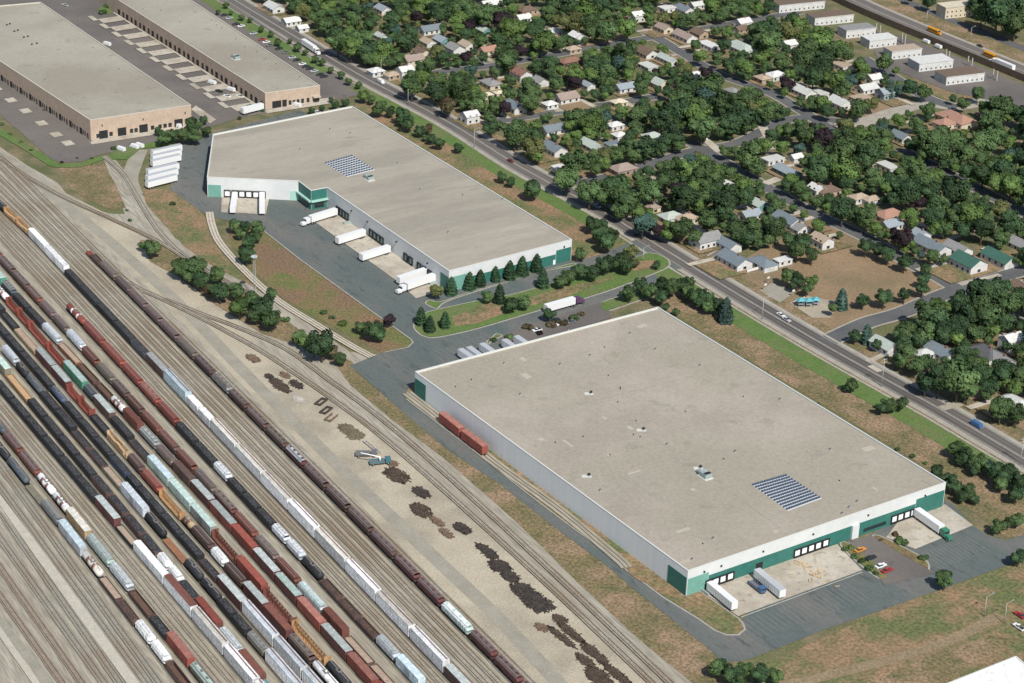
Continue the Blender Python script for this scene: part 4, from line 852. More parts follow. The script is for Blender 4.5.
HS = [
 (274, 5, 14, 9, 'a', 'pale', 'white', 'white house nearest the top end of the avenue'),
 (291, 19, 11, 8, 'p', 'white', 'white', 'long white shed by the bend of the avenue', 2.8, g_, 'shed'),
 (302, 26, 7, 6, 'p', 'white', 'white', 'small white garage behind the long semi trailer', 2.6, g_, 'garage'),
 (383, 7, 11, 8, 'a', 'blue', 'white', 'pale blue roofed house deep in the left trees'),
 (381, 34, 8, 6, 'a', 'pgreen', 'pale', 'small pale green house under tall trees'),
 (376, 69, 9, 8, 'p', 'white', 'white', 'flat white garage right at the avenue edge', 2.8, 'hip', 'garage'),
 (392, 73, 9, 7, 'p', 'tan', 'tan', 'tan roofed garage at the avenue edge', 2.6, 'hip', 'garage'),
 (405, 68, 9, 8, 'p', 'white', 'white', 'tall white house with a front gable', 5.0),
 (413, 57, 13, 9, 'p', 'pink', 'cream', 'large pinkish roofed house with white gables', 5.0),
 (422, 50, 10, 8, 'a', 'brown', 'cream', 'dark brown roofed house beside the pinkish one', 4.0),
 (431, 27, 16, 9, 'p', 'bluegrey', 'white', 'long slate roofed house with white walls'),
 (428, 40, 10, 7, 'a', 'tan', 'white', 'tan roofed white garage below the slate house', 2.7, g_, 'garage'),
 (442, 38, 11, 8, 'a', 'blue', 'teal', 'teal walled house with blue roof'),
 (455, 46, 11, 9, 'a', 'grey', 'white', 'white two storey house beside the purple tree', 5.2),
 (467, 43, 10, 8, 'a', 'tan', 'white', 'tan roofed white house behind the purple tree'),
 (488, 48, 11, 8, 'p', 'salmon', 'cream', 'orange roofed bungalow with two driveways'),
 (484, 28, 9, 7, 'a', 'pgreen', 'teal', 'turquoise house peeping through dark trees'),
 (491, 2, 15, 9, 'p', 'white', 'white', 'white building on the top edge left'),
 (491, 81, 13, 9, 'a', 'grey', 'cream', 'grey hip roofed house with cream front', 3, 'hip'),
 (487, 93, 7, 5, 'p', 'cream', 'cream', 'left of two little cream sheds', 2.3, 'hip', 'shed'),
 (499, 91, 6, 5, 'p', 'cream', 'cream', 'right of two little cream sheds', 2.3, 'hip', 'shed'),
 (470, 113, 9, 8, 'p', 'white', 'white', 'white house in trees at the first side street', 4.5),
 (523, 16, 10, 8, 'p', 'white', 'white', 'white house below a brown hipped one'),
 (527, 8, 13, 9, 'p', 'brown', 'tan', 'brown hipped house near the top edge', 3, 'hip'),
 (554, 29, 9, 8, 'p', 'pale', 'white', 'small pale hipped house among crowns', 3, 'hip'),
 (577, 34, 9, 8, 'a', 'white', 'white', 'tall narrow white house', 5.5),
 (573, 47, 9, 7, 'p', 'tan', 'tan', 'tan hipped garage at the upper street', 2.6, 'hip', 'garage'),
 (570, 59, 15, 8, 'p', 'red', 'brown', 'long terracotta roofed bungalow', 3, 'hip'),
 (521, 71, 13, 9, 'a', 'red', 'white', 'white house with rust red roof', 4.6),
 (540, 79, 9, 8, 'a', 'grey', 'white', 'small grey roofed white garage', 2.8, g_, 'garage'),
 (515, 104, 13, 9, 'a', 'bluegrey', 'white', 'white gabled house with grey roof and broad driveway', 3.6),
 (550, 102, 8, 7, 'p', 'white', 'white', 'low white garage between two driveways', 2.6, 'hip', 'garage'),
 (566, 95, 14, 10, 'p', 'pink', 'white', 'pinkish roofed house with white gable and lawn'),
 (625, 85, 13, 8, 'p', 'blue', 'white', 'blue roofed white house mid suburb'),
 (619, 100, 9, 7, 'p', 'cream', 'cream', 'cream cottage below the blue roof', 2.8, 'hip'),
 (588, 83, 8, 6, 'a', 'blue', 'white', 'little blue grey shed in dense trees', 2.6, g_, 'shed'),
 (646, 50, 15, 10, 'a', 'brown', 'white', 'brown roofed white house at the diagonal street'),
 (648, 64, 12, 8, 'a', 'pale', 'pale', 'pale flat garage beneath the brown roof', 2.6, 'flat', 'garage'),
 (668, 57, 16, 7, 'a', 'pgreen', 'pale', 'long pale turquoise roof'),
 (664, 26, 11, 8, 'a', 'pink', 'cream', 'pink roofed cottage'),
 (685, 34, 17, 9, 'a', 'pink', 'white', 'long light pink roofed house'),
 (700, 31, 11, 9, 'a', 'brown', 'tan', 'dark brown roofed house right of the pink one'),
 (709, 43, 15, 8, 'a', 'white', 'white', 'long white roof near the diagonal street', 2.8, 'flat'),
 (741, 45, 22, 12, 'a', 'pgreen', 'white', 'broad pale green roof', 3.2, 'hip'),
 (743, 20, 10, 8, 'p', 'white', 'white', 'white house above the broad green roof', 4),
 (741, 27, 9, 7, 'p', 'brown', 'tan', 'brown garage in front of a white house', 2.6, g_, 'garage'),
 (684, 7, 14, 9, 'a', 'bluegrey', 'white', 'slate roofed house near the upper edge'),
 (668, 6, 12, 8, 'p', 'white', 'white', 'white flat building near the upper edge', 3, 'flat'),
 (697, 3, 10, 7, 'p', 'pale', 'white', 'pale house on the upper edge'),
 (637, 13, 9, 8, 'p', 'white', 'white', 'white house under the top left crowns', 4.5),
 (660, 81, 9, 9, 'a', 'pgreen', 'cream', 'pale gabled cottage right of the garage', 3.6),
 (697, 72, 7, 5, 'p', 'white', 'white', 'small white shed by the purple plum', 2.6, g_, 'shed'),
 (776, 73, 12, 9, 'p', 'white', 'pale', 'white hipped house beside the dark plum', 3, 'hip'),
 (763, 76, 9, 8, 'a', 'tan', 'tan', 'tan house left of the dark plum', 3, 'hip'),
 (733, 89, 9, 7, 'a', 'grey', 'pale', 'grey roof deep in the middle trees', 3, 'hip'),
 (789, 42, 9, 8, 'p', 'white', 'white', 'bright white house in the upper right trees', 5),
 (842, 63, 13, 9, 'a', 'tan', 'white', 'tan flat roofed house', 3, 'flat'),
 (804, 89, 15, 9, 'a', 'pale', 'white', 'white walled house with pale roof and path'),
 (820, 91, 10, 7, 'a', 'pale', 'white', 'pale garage right of the white walled house', 2.5, 'flat', 'garage'),
 (840, 100, 13, 10, 'a', 'pale', 'white', 'light roofed house by the street corner', 3.6),
 (867, 86, 13, 9, 'p', 'pale', 'white', 'white house with wide pale roof'),
 (874, 76, 9, 8, 'p', 'white', 'white', 'white gabled house below the apartments', 3.6),
 (860, 96, 11, 8, 'p', 'tan', 'tan', 'low tan carport', 2.5, 'flat', 'garage'),
 (885, 90, 9, 9, 'p', 'blue', 'blue', 'light blue gabled house by the blue spruce', 4),
 (552, 127, 13, 9, 'p', 'bluegrey', 'white', 'slate roofed white house below the side street'),
 (554, 146, 15, 9, 'a', 'bluegrey', 'white', 'slate roofed house with bright white gable', 3.4),
 (592, 143, 16, 8, 'a', 'pgreen', 'pale', 'pale green shed roof standing alone', 3, g_),
 (620, 133, 8, 7, 'p', 'white', 'white', 'white hipped cottage', 3.4, 'hip'),
 (613, 142, 9, 6, 'p', 'bluegrey', 'pale', 'long grey camper roof', 2.8, 'flat', 'shed'),
 (623, 166, 14, 10, 'p', 'pink', 'pink', 'dusty pink hipped roof', 3.2, 'hip'),
 (558, 165, 7, 4, 'p', 'white', 'white', 'tiny white garden shed', 2.2, 'flat', 'shed'),
 (652, 134, 11, 8, 'p', 'pgreen', 'pale', 'pale green roof in the dense grove', 3, 'hip'),
 (615, 123, 9, 7, 'p', 'white', 'white', 'white roof beneath a pale trunk', 3, 'hip'),
 (651, 204, 9, 7, 'a', 'pink', 'cream', 'pink roofed cottage near the avenue', 3, 'hip'),
 (671, 214, 12, 9, 'p', 'pgreen', 'pale', 'grey green hipped house near the avenue', 3, 'hip'),
 (686, 216, 12, 8, 'p', 'tan', 'cream', 'tan hipped house near the avenue', 3, 'hip'),
 (788, 169, 17, 8, 'a', 'blue', 'teal', 'long light roofed house with teal side'),
 (773, 157, 12, 7, 'p', 'pale', 'white', 'pale roof above the teal house', 2.8, 'flat'),
 (796, 155, 7, 6, 'p', 'white', 'white', 'little white shed above the teal house', 2.8, g_, 'shed'),
 (750, 212, 11, 8, 'p', 'blue', 'white', 'blue roofed white house in the trees'),
 (760, 202, 8, 8, 'a', 'pgreen', 'teal', 'mint gabled house'),
 (729, 182, 6, 5, 'a', 'white', 'white', 'tiny white roof in the central grove', 2.8, g_, 'shed'),
 (827, 188, 14, 9, 'p', 'brown', 'tan', 'brown hipped house beside a white gable', 3, 'hip'),
 (817, 186, 8, 7, 'a', 'white', 'white', 'white gable left of a brown roof', 4.2),
 (859, 195, 10, 7, 'p', 'tan', 'white', 'left of two low white garages', 2.7, 'hip', 'garage'),
 (872, 197, 10, 6, 'p', 'tan', 'white', 'right of two low white garages', 2.7, 'hip', 'garage'),
 (889, 212, 15, 10, 'p', 'salmon', 'cream', 'salmon pink hipped roof', 3.2, 'hip'),
 (891, 222, 11, 8, 'p', 'blue', 'white', 'blue grey house below the salmon roof'),
 (888, 164, 12, 7, 'a', 'pale', 'pale', 'pale roof floating in the right grove', 3, 'flat'),
 (901, 134, 12, 8, 'a', 'bluegrey', 'white', 'slate roof by the wide pale street'),
 (956, 116, 24, 13, 'a', 'salmon', 'cream', 'large orange tiled house with hipped wings', 3.6, 'hip'),
 (945, 121, 12, 10, 'p', 'salmon', 'cream', 'small orange tiled wing beside the large one', 3.2, 'hip'),
 (706, 236, 15, 10, 'p', 'grey', 'white', 'white gabled house with grey roof by the avenue', 4.0),
 (729, 242, 12, 8, 'a', 'bluegrey', 'white', 'grey roofed garage behind the driveway', 3, g_, 'garage'),
 (735, 257, 17, 10, 'a', 'bluegrey', 'white', 'dark grey roofed house with fence by the field', 3.4),
 (763, 260, 14, 9, 'a', 'bluegrey', 'white', 'grey hipped garage with white fence', 2.8, 'hip', 'garage'),
 (788, 217, 16, 9, 'a', 'bluegrey', 'white', 'white gabled house at the field corner', 3.8),
 (797, 224, 13, 9, 'a', 'grey', 'white', 'grey roofed annex at the field corner', 2.6, g_),
 (822, 237, 11, 8, 'a', 'tan', 'white', 'white gabled house beside the playing field', 4.2),
 (783, 258, 9, 5, 'p', 'white', 'white', 'white shed row behind the playing field', 2.4, 'flat', 'shed'),
 (932, 243, 20, 10, 'a', 'bluegrey', 'white', 'long slate roofed house with white gable', 3.4),
 (921, 232, 8, 8, 'a', 'blue', 'white', 'light blue gable behind the slate roof', 4),
 (958, 246, 14, 9, 'a', 'grey', 'white', 'grey garage left of the green roofs', 2.8, g_, 'garage'),
 (969, 259, 16, 12, 'a', 'green', 'white', 'white house with bright green roof', 4),
 (1000, 255, 18, 10, 'a', 'green', 'white', 'green roofed garage right of the green house', 3, g_, 'garage'),
 (1022, 242, 13, 9, 'a', 'grey', 'white', 'grey house on the right edge'),
 (885, 342, 13, 8, 'a', 'pgreen', 'white', 'white garage with pale roof at the avenue corner', 3.2, g_, 'garage'),
 (924, 351, 9, 7, 'p', 'pale', 'pale', 'small pale shed left of a slate roof', 2.6, 'hip', 'shed'),
 (942, 349, 15, 9, 'a', 'bluegrey', 'white', 'slate roofed house below the big grove'),
 (986, 350, 16, 11, 'a', 'dgrey', 'pale', 'charcoal roofed house by the right edge', 3, 'hip'),
 (1001, 357, 13, 8, 'a', 'grey', 'pale', 'grey roof below the charcoal one'),
 (1012, 336, 10, 8, 'p', 'white', 'white', 'tall white house by the right edge', 5.6),
 (1021, 284, 10, 8, 'a', 'brown', 'tan', 'brown roof on the right edge'),
 (1016, 400, 15, 9, 'a', 'pale', 'pale', 'pale roof close to the avenue', 3, 'hip'),
]
for q in HS: house(*q)
KEEP += [(956, 118, 3, 11), (945, 121, 3, 7), (969, 260, 3, 8), (735, 258, 3, 9)]
ap = 'white apartment blocks along the highway'
for q in [(798, 0, 38, 13, 'white walled apartment block farthest left along the highway', 'brown'), (830, 13, 32, 13, 'second white apartment block, long brown roof', 'brown'), (857, 26, 24, 12, 'third white apartment block, grey roof', 'grey'), (879, 36, 22, 12, 'fourth white apartment block, white roof', 'white'), (903, 47, 24, 11, 'fifth white apartment block, tan roof', 'tan'), (931, 58, 27, 14, 'sixth apartment block, bright white roof', 'white'), (960, 71, 30, 14, 'last apartment block, dark brown roof', 'brown')]:
    house(q[0], q[1], q[2], q[3], 'p', q[5], 'white', q[4], 4.8, 'flat', 'apartment building', rot=-10, group=ap); KEEP[-1] = (q[0], q[1]+3, 3, 12)
house(959, 3, 30, 12, 'p', 'cream', 'cream', 'cream apartment block beyond the highway', 7, 'flat', 'apartment building', rot=-10)

# ================================================================ TREES
def leafmat(n, c, d):
    return M('foliage '+n, c, d, .30, rough=.7, fine=.4, fsc=1.5, rnd=.36, spec=.15)
LM = dict(deep=leafmat('deep', (.028, .058, .027), (.052, .090, .036)), mid=leafmat('mid', (.046, .084, .033), (.078, .120, .044)), light=leafmat('light', (.070, .122, .034), (.105, .16, .048)),
          yellow=leafmat('yellow', (.085, .10, .035), (.11, .12, .045)), plum=leafmat('plum', (.020, .014, .018), (.034, .022, .026)), spruce=leafmat('spruce', (.036, .075, .058), (.058, .10, .08)), pine=leafmat('pine', (.020, .05, .024), (.038, .075, .034)), rusty=leafmat('rusty', (.085, .06, .035), (.07, .07, .035)))
m_bark = M('bark', (.09, .07, .05), (.14, .11, .085), 2)
def crown_mesh(seed, kind):
    r = random.Random(seed); mb_v = []; mb_f = []
    def leaf(p, n, s):
        n = n.normalized(); u = n.orthogonal().normalized(); a_ = r.random()*6.28; w_ = n.cross(u)
        u2 = u*math.cos(a_)+w_*math.sin(a_); w2 = n.cross(u2); k = len(mb_v)
        for q in ((-1, -.6), (.2, -1), (1, .5), (-.3, 1)): mb_v.append(p+u2*q[0]*s+w2*q[1]*s)
        mb_f.append((k, k+1, k+2, k+3))
    def rv():
        while True:
            v = Vector((r.uniform(-1, 1), r.uniform(-1, 1), r.uniform(-1, 1)))
            if .05 < v.length < 1: return v.normalized()
    if kind == 'round':          # unit: crown radius 1, crown centre z=0
        lobes = [(Vector((0, 0, -.06)), .66)]
        el = r.uniform(.78, 1.0); ea = r.random()*3.14
        for i in range(r.randint(10, 15)):
            d = rv(); d.z = d.z*.75+.15; rad = r.uniform(.20, .40); k_ = r.uniform(.84, 1.08)-rad; v_ = Vector((d.x*k_, d.y*k_, d.z*(.88-rad*.6))); v_.x *= el; lobes.append((v_, rad))
        for c, rad in lobes:
            n = int(520*rad*rad/.1*.40)
            for i in range(n):
                d = rv()
                if d.z < -.55 and r.random() < .7: continue
                p = c+Vector((d.x, d.y, d.z*.85))*rad*(1-abs(r.gauss(0, .17))+ (r.random()**6)*.25); leaf(p, d*.55+p.normalized()*.6+rv()*.5+Vector((0, 0, .15)), r.uniform(.04, .08))
    elif kind == 'cone':         # unit: base radius 1, z 0..2.4
        H = 2.3
        for i in range(1500):
            t = r.random()**1.35; z = H*t; a_ = r.random()*6.283; lay = .86+.14*math.sin(t*38+r.random()*.8+3*a_*0)
            rad = (1-t)**.5*lay*(.75+.25*min(1, t*6))*(.90+.12*math.sin(a_*5+seed))*(1-abs(r.gauss(0, .13))); d = Vector((math.cos(a_), math.sin(a_), .55))
            leaf(Vector((math.cos(a_)*rad, math.sin(a_)*rad, z)), d+rv()*.5, r.uniform(.06, .12)*(1.15-.5*t))
    else:                        # shrub: half dome, radius 1, z 0..1
        for k in range(6):
            a_ = r.random()*6.283; c = Vector((math.cos(a_)*.45, math.sin(a_)*.45, .35)); rad = r.uniform(.4, .55)
            for i in range(130):
                d = rv(); d.z = abs(d.z)*.95-.1; p = c+Vector((d.x, d.y, d.z))*rad*(1-abs(r.gauss(0, .12)))
                if p.z < 0: continue
                leaf(p, d+rv()*.5, r.uniform(.07, .14))
    me = bpy.data.meshes.new('crown'); me.from_pydata([tuple(v) for v in mb_v], [], mb_f); me.materials.append(LM['mid']); me.update(); return me
CR = {k: [crown_mesh(i*17+hash(k) % 1 + 5, k) for i in range(n)] for k, n in (('round', 9), ('cone', 4), ('shrub', 4))}
def trunk_mesh(seed):
    r = random.Random(seed); mb = MB(); mb.tube((0, 0, 0), (.02, 0, .55), .055, .036, m_bark, 7)
    for i in range(5):
        a_ = i*1.26+r.random()*.5; p = Vector((.02, 0, .4+.04*i)); mb.tube(p, p+Vector((math.cos(a_)*.28, math.sin(a_)*.28, .3+.08*r.random())), .024, .009, m_bark, 5)
    mb.tube((.02, 0, .55), (0, .02, .88), .034, .01, m_bark, 6); return mb.mesh('trunk')
TK = [trunk_mesh(i) for i in range(3)]
TREES = []
trng = random.Random(11)
def tree(x, y, wpx, tone='mid', kind='round', hf=None, z0=.1):
    "x, y: middle of the crown in view; wpx: crown width"
    R_ = wpx/2/2.0; wpx = wpx*(1.22 if LOW and kind == 'round' else (1.15 if kind == 'cone' else 1))
    for _ in range(3):
        H = {'round': R_*2.0+trng.uniform(.5, 1.2), 'cone': R_*2.45, 'shrub': R_*1.1}[kind] if hf is None else hf*R_*2
        if LOW and kind == 'round' and hf is None: H = R_*2.05
        zc = {'round': H-R_*.88, 'cone': H*.5, 'shrub': H*.45}[kind]
        P = g(x, y, zc); R_ = wpx/2/scl(P)*1.08
    nm = {'round': 'broadleaf_tree', 'cone': 'conifer_tree', 'shrub': 'shrub'}[kind]
    if R_ < 1.6 and kind == 'round': pass
    rt = empty(nm, (P.x, P.y, z0), trng.random()*6.28)
    me = trng.choice(CR[kind]); c = addobj('crown', me, rt); c.material_slots[0].link = 'OBJECT'; c.material_slots[0].material = LM[tone]
    if kind == 'round': c.location = (0, 0, zc); c.scale = (R_, R_, (H-zc)/.88); t = addobj('trunk', trng.choice(TK), rt); t.scale = (H*.55, H*.55, zc+R_*.3)
    elif kind == 'cone':
        k = H/2.3; c.location = (0, 0, .35); c.scale = (R_, R_, (H-.35)/2.3); t = addobj('trunk', trng.choice(TK), rt); t.scale = (R_*.7, R_*.7, H*.5)
    else:
        c.scale = (R_, R_, H); 
    TREES.append((rt, x, y, R_, tone, kind, c)); return rt
T = tree; LOW = True
for x, y, w_ in ((469.7, 281, 13), (480.5, 278, 12), (495.5, 274, 11), (510, 270, 13.5), (522.5, 266, 14), (537, 263, 13), (451.4, 286, 13), (543, 278.5, 14), (421, 316, 13), (430, 324, 12), (499.5, 294, 14), (445, 320, 12)): T(x, y, w_, 'pine', 'cone')
for x, y, w_, t in ((436, 291, 13, 'yellow'), (487, 297, 11, 'mid'), (511, 305, 14, 'deep'), (523.5, 302, 14, 'mid'), (549, 314.6, 12, 'deep'), (561, 281, 13, 'mid'), (569, 276, 15, 'mid'), (581, 270, 16, 'deep'), (591.5, 273, 14, 'deep'), (581, 254, 12, 'mid'), (603.5, 265, 16, 'deep'), (612, 262, 14, 'deep'), (620, 261, 18, 'mid'), (626, 266, 15, 'deep'), (631.5, 251.5, 13, 'yellow'), (634, 263, 9, 'rusty'), (656.7, 265, 8, 'deep'), (592, 224, 15, 'deep'), (599, 234, 16, 'deep'), (607, 242, 17, 'deep'), (612, 235, 14, 'mid'), (602, 226, 12, 'deep')): T(x, y, w_, t)
for x, y, w_, t in ((629, 293, 15, 'mid'), (641, 285, 14, 'deep'), (650, 291, 15, 'mid'), (661, 297, 14, 'deep'), (664, 285, 15, 'deep'), (674, 284, 15, 'mid'), (670, 290, 13, 'mid'), (682, 286, 14, 'deep'), (688, 292, 13, 'mid'), (695, 296, 15, 'deep'), (705, 297, 15, 'deep'), (700, 303, 11, 'deep'), (709, 306, 13, 'mid'), (719, 306, 14, 'deep'), (689, 282, 11, 'mid'), (711, 300, 10, 'deep'), (665, 307, 8, 'deep'), (676, 312, 7, 'mid')): T(x, y, w_, t)
T(726, 310, 18, 'spruce', 'cone')
for x, y, w_, t in ((378, 109, 13, 'mid'), (390, 111.5, 10, 'deep'), (402, 115, 15, 'deep'), (408, 123, 14, 'deep'), (400, 121, 9, 'deep'), (419.8, 131, 10, 'deep'), (427.7, 129, 10, 'rusty'), (431.5, 139, 9, 'deep'), (439, 142.5, 11, 'deep'), (459, 147.7, 9, 'deep'), (502, 177, 10, 'deep'), (511, 182, 9, 'deep'), (532.5, 189.5, 17, 'deep'), (363.5, 96, 11, 'light'), (371, 100, 8, 'mid'), (383, 104, 7, 'mid'), (425, 138, 6, 'mid')): T(x, y, w_, t)
for x, y, w_, t in ((852, 385, 12, 'mid'), (848, 388, 8, 'deep'), (881, 408, 11, 'deep'), (888.5, 405, 14, 'mid'), (900.5, 403, 13, 'mid'), (893, 408, 8, 'deep'), (956, 449, 15, 'mid'), (965, 456, 17, 'deep'), (961, 461, 10, 'deep'), (979, 463, 17, 'mid'), (974, 470, 11, 'deep'), (990, 466, 12, 'spruce'), (995.5, 471, 18, 'deep'), (1008, 475, 20, 'deep'), (1020, 481, 18, 'deep'), (1001, 484, 14, 'mid'), (1016, 494, 16, 'deep'), (937, 472, 13, 'deep'), (945, 479, 13, 'deep'), (953, 484, 16, 'deep'), (961, 489, 13, 'mid'), (969, 492, 15, 'mid'), (961, 497, 11, 'deep'), (975, 500, 9, 'deep'),
                    (999, 526, 13, 'mid'), (1008, 523, 11, 'mid'), (1017, 520, 13, 'mid'), (994, 530, 9, 'deep'), (1018.6, 557.5, 15, 'deep'), (944.5, 579.5, 17, 'mid')): T(x, y, w_, t)
for x, y, w_, t in ((902.7, 540.5, 15, 'mid'), (896, 534, 9, 'rusty'), (923.5, 557, 11, 'mid'), (845, 549, 8, 'mid'), (851, 547, 7, 'light'), (854, 556, 9, 'mid'), (862, 561, 9, 'mid'), (870, 568, 10, 'mid'), (876, 573, 7, 'deep'), (881, 540, 5, 'rusty'), (912.7, 456, 7, 'mid'), (897.6, 449, 6, 'mid'), (925, 463, 6, 'light'), (840, 388, 6, 'deep'), (818, 404, 6, 'spruce')): T(x, y, w_, t, 'shrub')
for x, y, w_, t in ((716, 668, 17, 'mid'), (732, 674, 18, 'deep'), (746, 670, 16, 'mid'), (760, 674, 18, 'deep'), (775, 676, 15, 'mid'), (740, 682, 15, 'mid'), (723, 664, 10, 'deep')): T(x, y, w_, t)
# scrub along the yard edge
for x, y, w_, t in ((151.6, 248, 16, 'mid'), (143, 246, 9, 'mid'), (181.5, 268, 18, 'mid'), (195.6, 268, 20, 'mid'), (201, 281, 17, 'deep'), (190, 277, 12, 'mid'), (216.7, 275, 15, 'mid'), (220, 291, 19, 'deep'), (236, 291, 16, 'mid'), (239.5, 307, 19, 'light'), (250, 300, 16, 'mid'), (262, 307, 23, 'deep'), (271, 294, 11, 'deep'), (271.6, 319, 19, 'mid'), (256, 316, 14, 'mid'), (208, 291, 10, 'rusty'), (298, 337, 15, 'mid'), (305, 343, 12, 'light'), (321.7, 344, 27, 'deep'), (314, 349, 13, 'deep'), (340, 359, 12, 'mid'), (332.5, 352, 12, 'rusty'), (360, 327, 11, 'mid'), (374, 330, 18, 'deep'), (380, 335, 12, 'deep'), (388, 320, 12, 'plum'),
                    (234, 226, 12, 'mid'), (244.8, 227, 12, 'deep'), (257, 228, 14, 'mid'), (249, 243, 14, 'deep'), (246.5, 255, 16, 'deep'), (256, 237, 10, 'mid'), (240, 234, 10, 'mid'), (163.6, 138, 14, 'mid'), (173.4, 135, 14, 'mid'), (184.4, 134, 15, 'mid'), (193, 126, 16, 'mid'), (195, 136, 14, 'mid'), (204, 120, 8, 'deep'), (206, 131, 10, 'mid'), (158, 131, 8, 'deep')): T(x, y, w_, t)
for x, y, w_, t in ((172.7, 203.5, 7, 'mid'), (323.5, 312, 8, 'mid'), (332, 317.5, 7, 'deep'), (342.8, 323, 10, 'light'), (285.7, 319, 9, 'mid'), (127, 210, 4, 'mid'), (130, 220, 5, 'mid'), (114, 148, 7, 'mid'), (131.7, 144, 5, 'deep'), (95, 137, 5, 'mid'), (98, 138, 4, 'mid'), (111, 135, 3, 'mid'), (136, 132, 4, 'mid'), (157, 126, 4, 'deep'), (160, 126, 4, 'deep'), (169, 124, 4, 'mid'), (2, 124, 5, 'deep'), (10, 134, 5, 'mid'), (21, 142, 5, 'mid'), (31, 150, 4, 'mid'), (62, 162, 4, 'plum'), (77, 158, 3, 'deep'), (92, 158, 4, 'mid'), (103, 12, 9, 'deep'), (107, 6, 8, 'mid'), (116, 8, 7, 'mid'), (249, 106, 8, 'light'),
                    (509, 303+33, 10, 'mid'), (493, 340, 8, 'mid'), (528, 327, 12, 'rusty'), (539, 333, 8, 'plum'), (552, 324, 12, 'rusty'), (562, 322, 12, 'rusty'), (574, 318, 11, 'mid'), (581, 314, 8, 'rusty'), (226, 138, 8, 'mid'), (240, 118, 6, 'mid'), (262, 110, 6, 'deep'), (44, 110, 3, 'mid')): T(x, y, w_, t, 'shrub')
for x, y, w_ in ((218, 12, 5), (231, 13, 4), (242, 17, 6), (250, 20, 5), (261, 29, 6), (271, 34, 6), (278, 42, 7), (297, 47, 8), (305, 52, 6), (315, 59, 7), (322, 62, 7), (331, 70, 6), (341, 75, 7), (349, 81, 7), (290, 41, 5), (358, 85, 7), (226, 5, 6)): T(x, y, w_, 'mid')
for x, y, w_ in ((311.6, 110.5, 6), (322, 108, 6), (335, 105, 8), (345, 103, 8), (303, 97, 5), (331, 100, 5)): T(x, y, w_, 'deep')
LOW = False
# round the park and the near side of the avenue
for x, y, w_, t in ((787.5, 276, 17, 'mid'), (798, 280, 18, 'deep'), (812, 281, 15, 'light'), (807, 288, 14, 'mid'), (794, 286, 10, 'deep'), (833, 308, 12, 'mid'), (863, 300.5, 16, 'deep'), (884, 297, 19, 'deep'), (904.8, 294.5, 15, 'deep'), (922.6, 288, 17, 'deep'), (925, 270, 14, 'deep'), (924, 279, 15, 'deep'), (904.8, 262, 17, 'deep'), (866, 246, 17, 'deep'), (878, 250, 15, 'deep'), (888, 255, 18, 'deep'), (840, 235, 8, 'mid'),
                    (855, 336, 14, 'deep'), (877, 345, 12, 'deep'), (901, 361, 18, 'mid'), (959, 378, 42, 'mid'), (940, 378, 36, 'deep'), (926, 383, 24, 'deep'), (968, 389, 26, 'mid'), (902, 331, 24, 'mid'), (929, 313, 32, 'mid'), (925, 333, 26, 'mid'), (938, 306, 22, 'light'), (980, 293, 36, 'deep'), (965, 313, 34, 'deep'), (990, 313, 38, 'mid'), (975, 333, 24, 'mid'), (957, 338, 18, 'light'), (1010, 303, 28, 'mid'), (1004, 322, 24, 'deep'), (1002, 373, 30, 'deep'), (1018, 376, 26, 'mid'), (1001, 409, 27, 'mid'), (1017, 414, 24, 'mid'), (990, 388, 22, 'deep'), (975, 353, 10, 'mid'), (1020, 350, 18, 'mid'), (1019, 326, 16, 'deep'),
                    (681, 228, 26, 'mid'), (694, 236, 17, 'mid'), (668, 234, 16, 'light'), (738, 232, 25, 'mid'), (748, 238, 20, 'deep'), (757, 236, 16, 'mid'), (776, 228, 26, 'mid'), (790, 240, 20, 'deep'), (802, 243, 22, 'deep'), (797, 250, 20, 'mid'), (812, 255, 16, 'mid'), (770, 240, 14, 'mid'), (530, 103, 21, 'mid'), (507, 60, 28, 'mid'), (466, 57, 14, 'plum'), (505, 108, 15, 'plum'), (788, 84, 17, 'plum'), (706, 73, 16, 'plum'), (699, 56, 17, 'light'), (417, 17, 15, 'plum'),
                    (515, 133, 31, 'mid'), (534, 136, 21, 'deep'), (566, 140, 15, 'light'), (490, 118, 14, 'mid'), (412, 86, 26, 'mid'), (435, 84, 20, 'mid'), (430, 65, 16, 'mid'), (461, 90, 28, 'mid'), (478, 102, 24, 'mid'), (447, 106, 20, 'rusty'), (575, 163, 32, 'mid'), (592, 158, 20, 'mid'), (616, 189, 28, 'deep'), (628, 198, 34, 'mid'), (650, 192, 30, 'mid'), (611, 185, 20, 'deep'), (872, 104, 17, 'yellow'), (845, 125, 20, 'yellow'), (1001, 210, 22, 'yellow'), (910, 88, 18, 'pine'), (925, 92, 17, 'mid'), (884, 62, 20, 'mid'), (899, 90, 13, 'spruce'),
                    (990, 2, 30, 'deep'), (975, 4, 22, 'deep'), (1022, 8, 34, 'deep'), (1010, 26, 24, 'deep'), (998, 13, 40, 'deep'), (1016, 20, 34, 'mid'), (982, 14, 24, 'mid'), (1008, 2, 30, 'mid'), (928, 2, 16, 'deep'), (910, -2, 10, 'mid'), (963, 104, 15, 'mid'), (928, 110, 17, 'mid'), (985, 108, 18, 'mid'), (1002, 106, 30, 'mid'), (978, 94, 16, 'mid'), (1020, 115, 22, 'deep'), (900, 120, 17, 'light')): T(x, y, w_, t)
T(842, 299, 15, 'spruce', 'cone'); T(867, 334, 14, 'spruce', 'cone'); T(889.5, 89, 13, 'spruce', 'cone'); T(834, 96, 9, 'pine', 'cone')
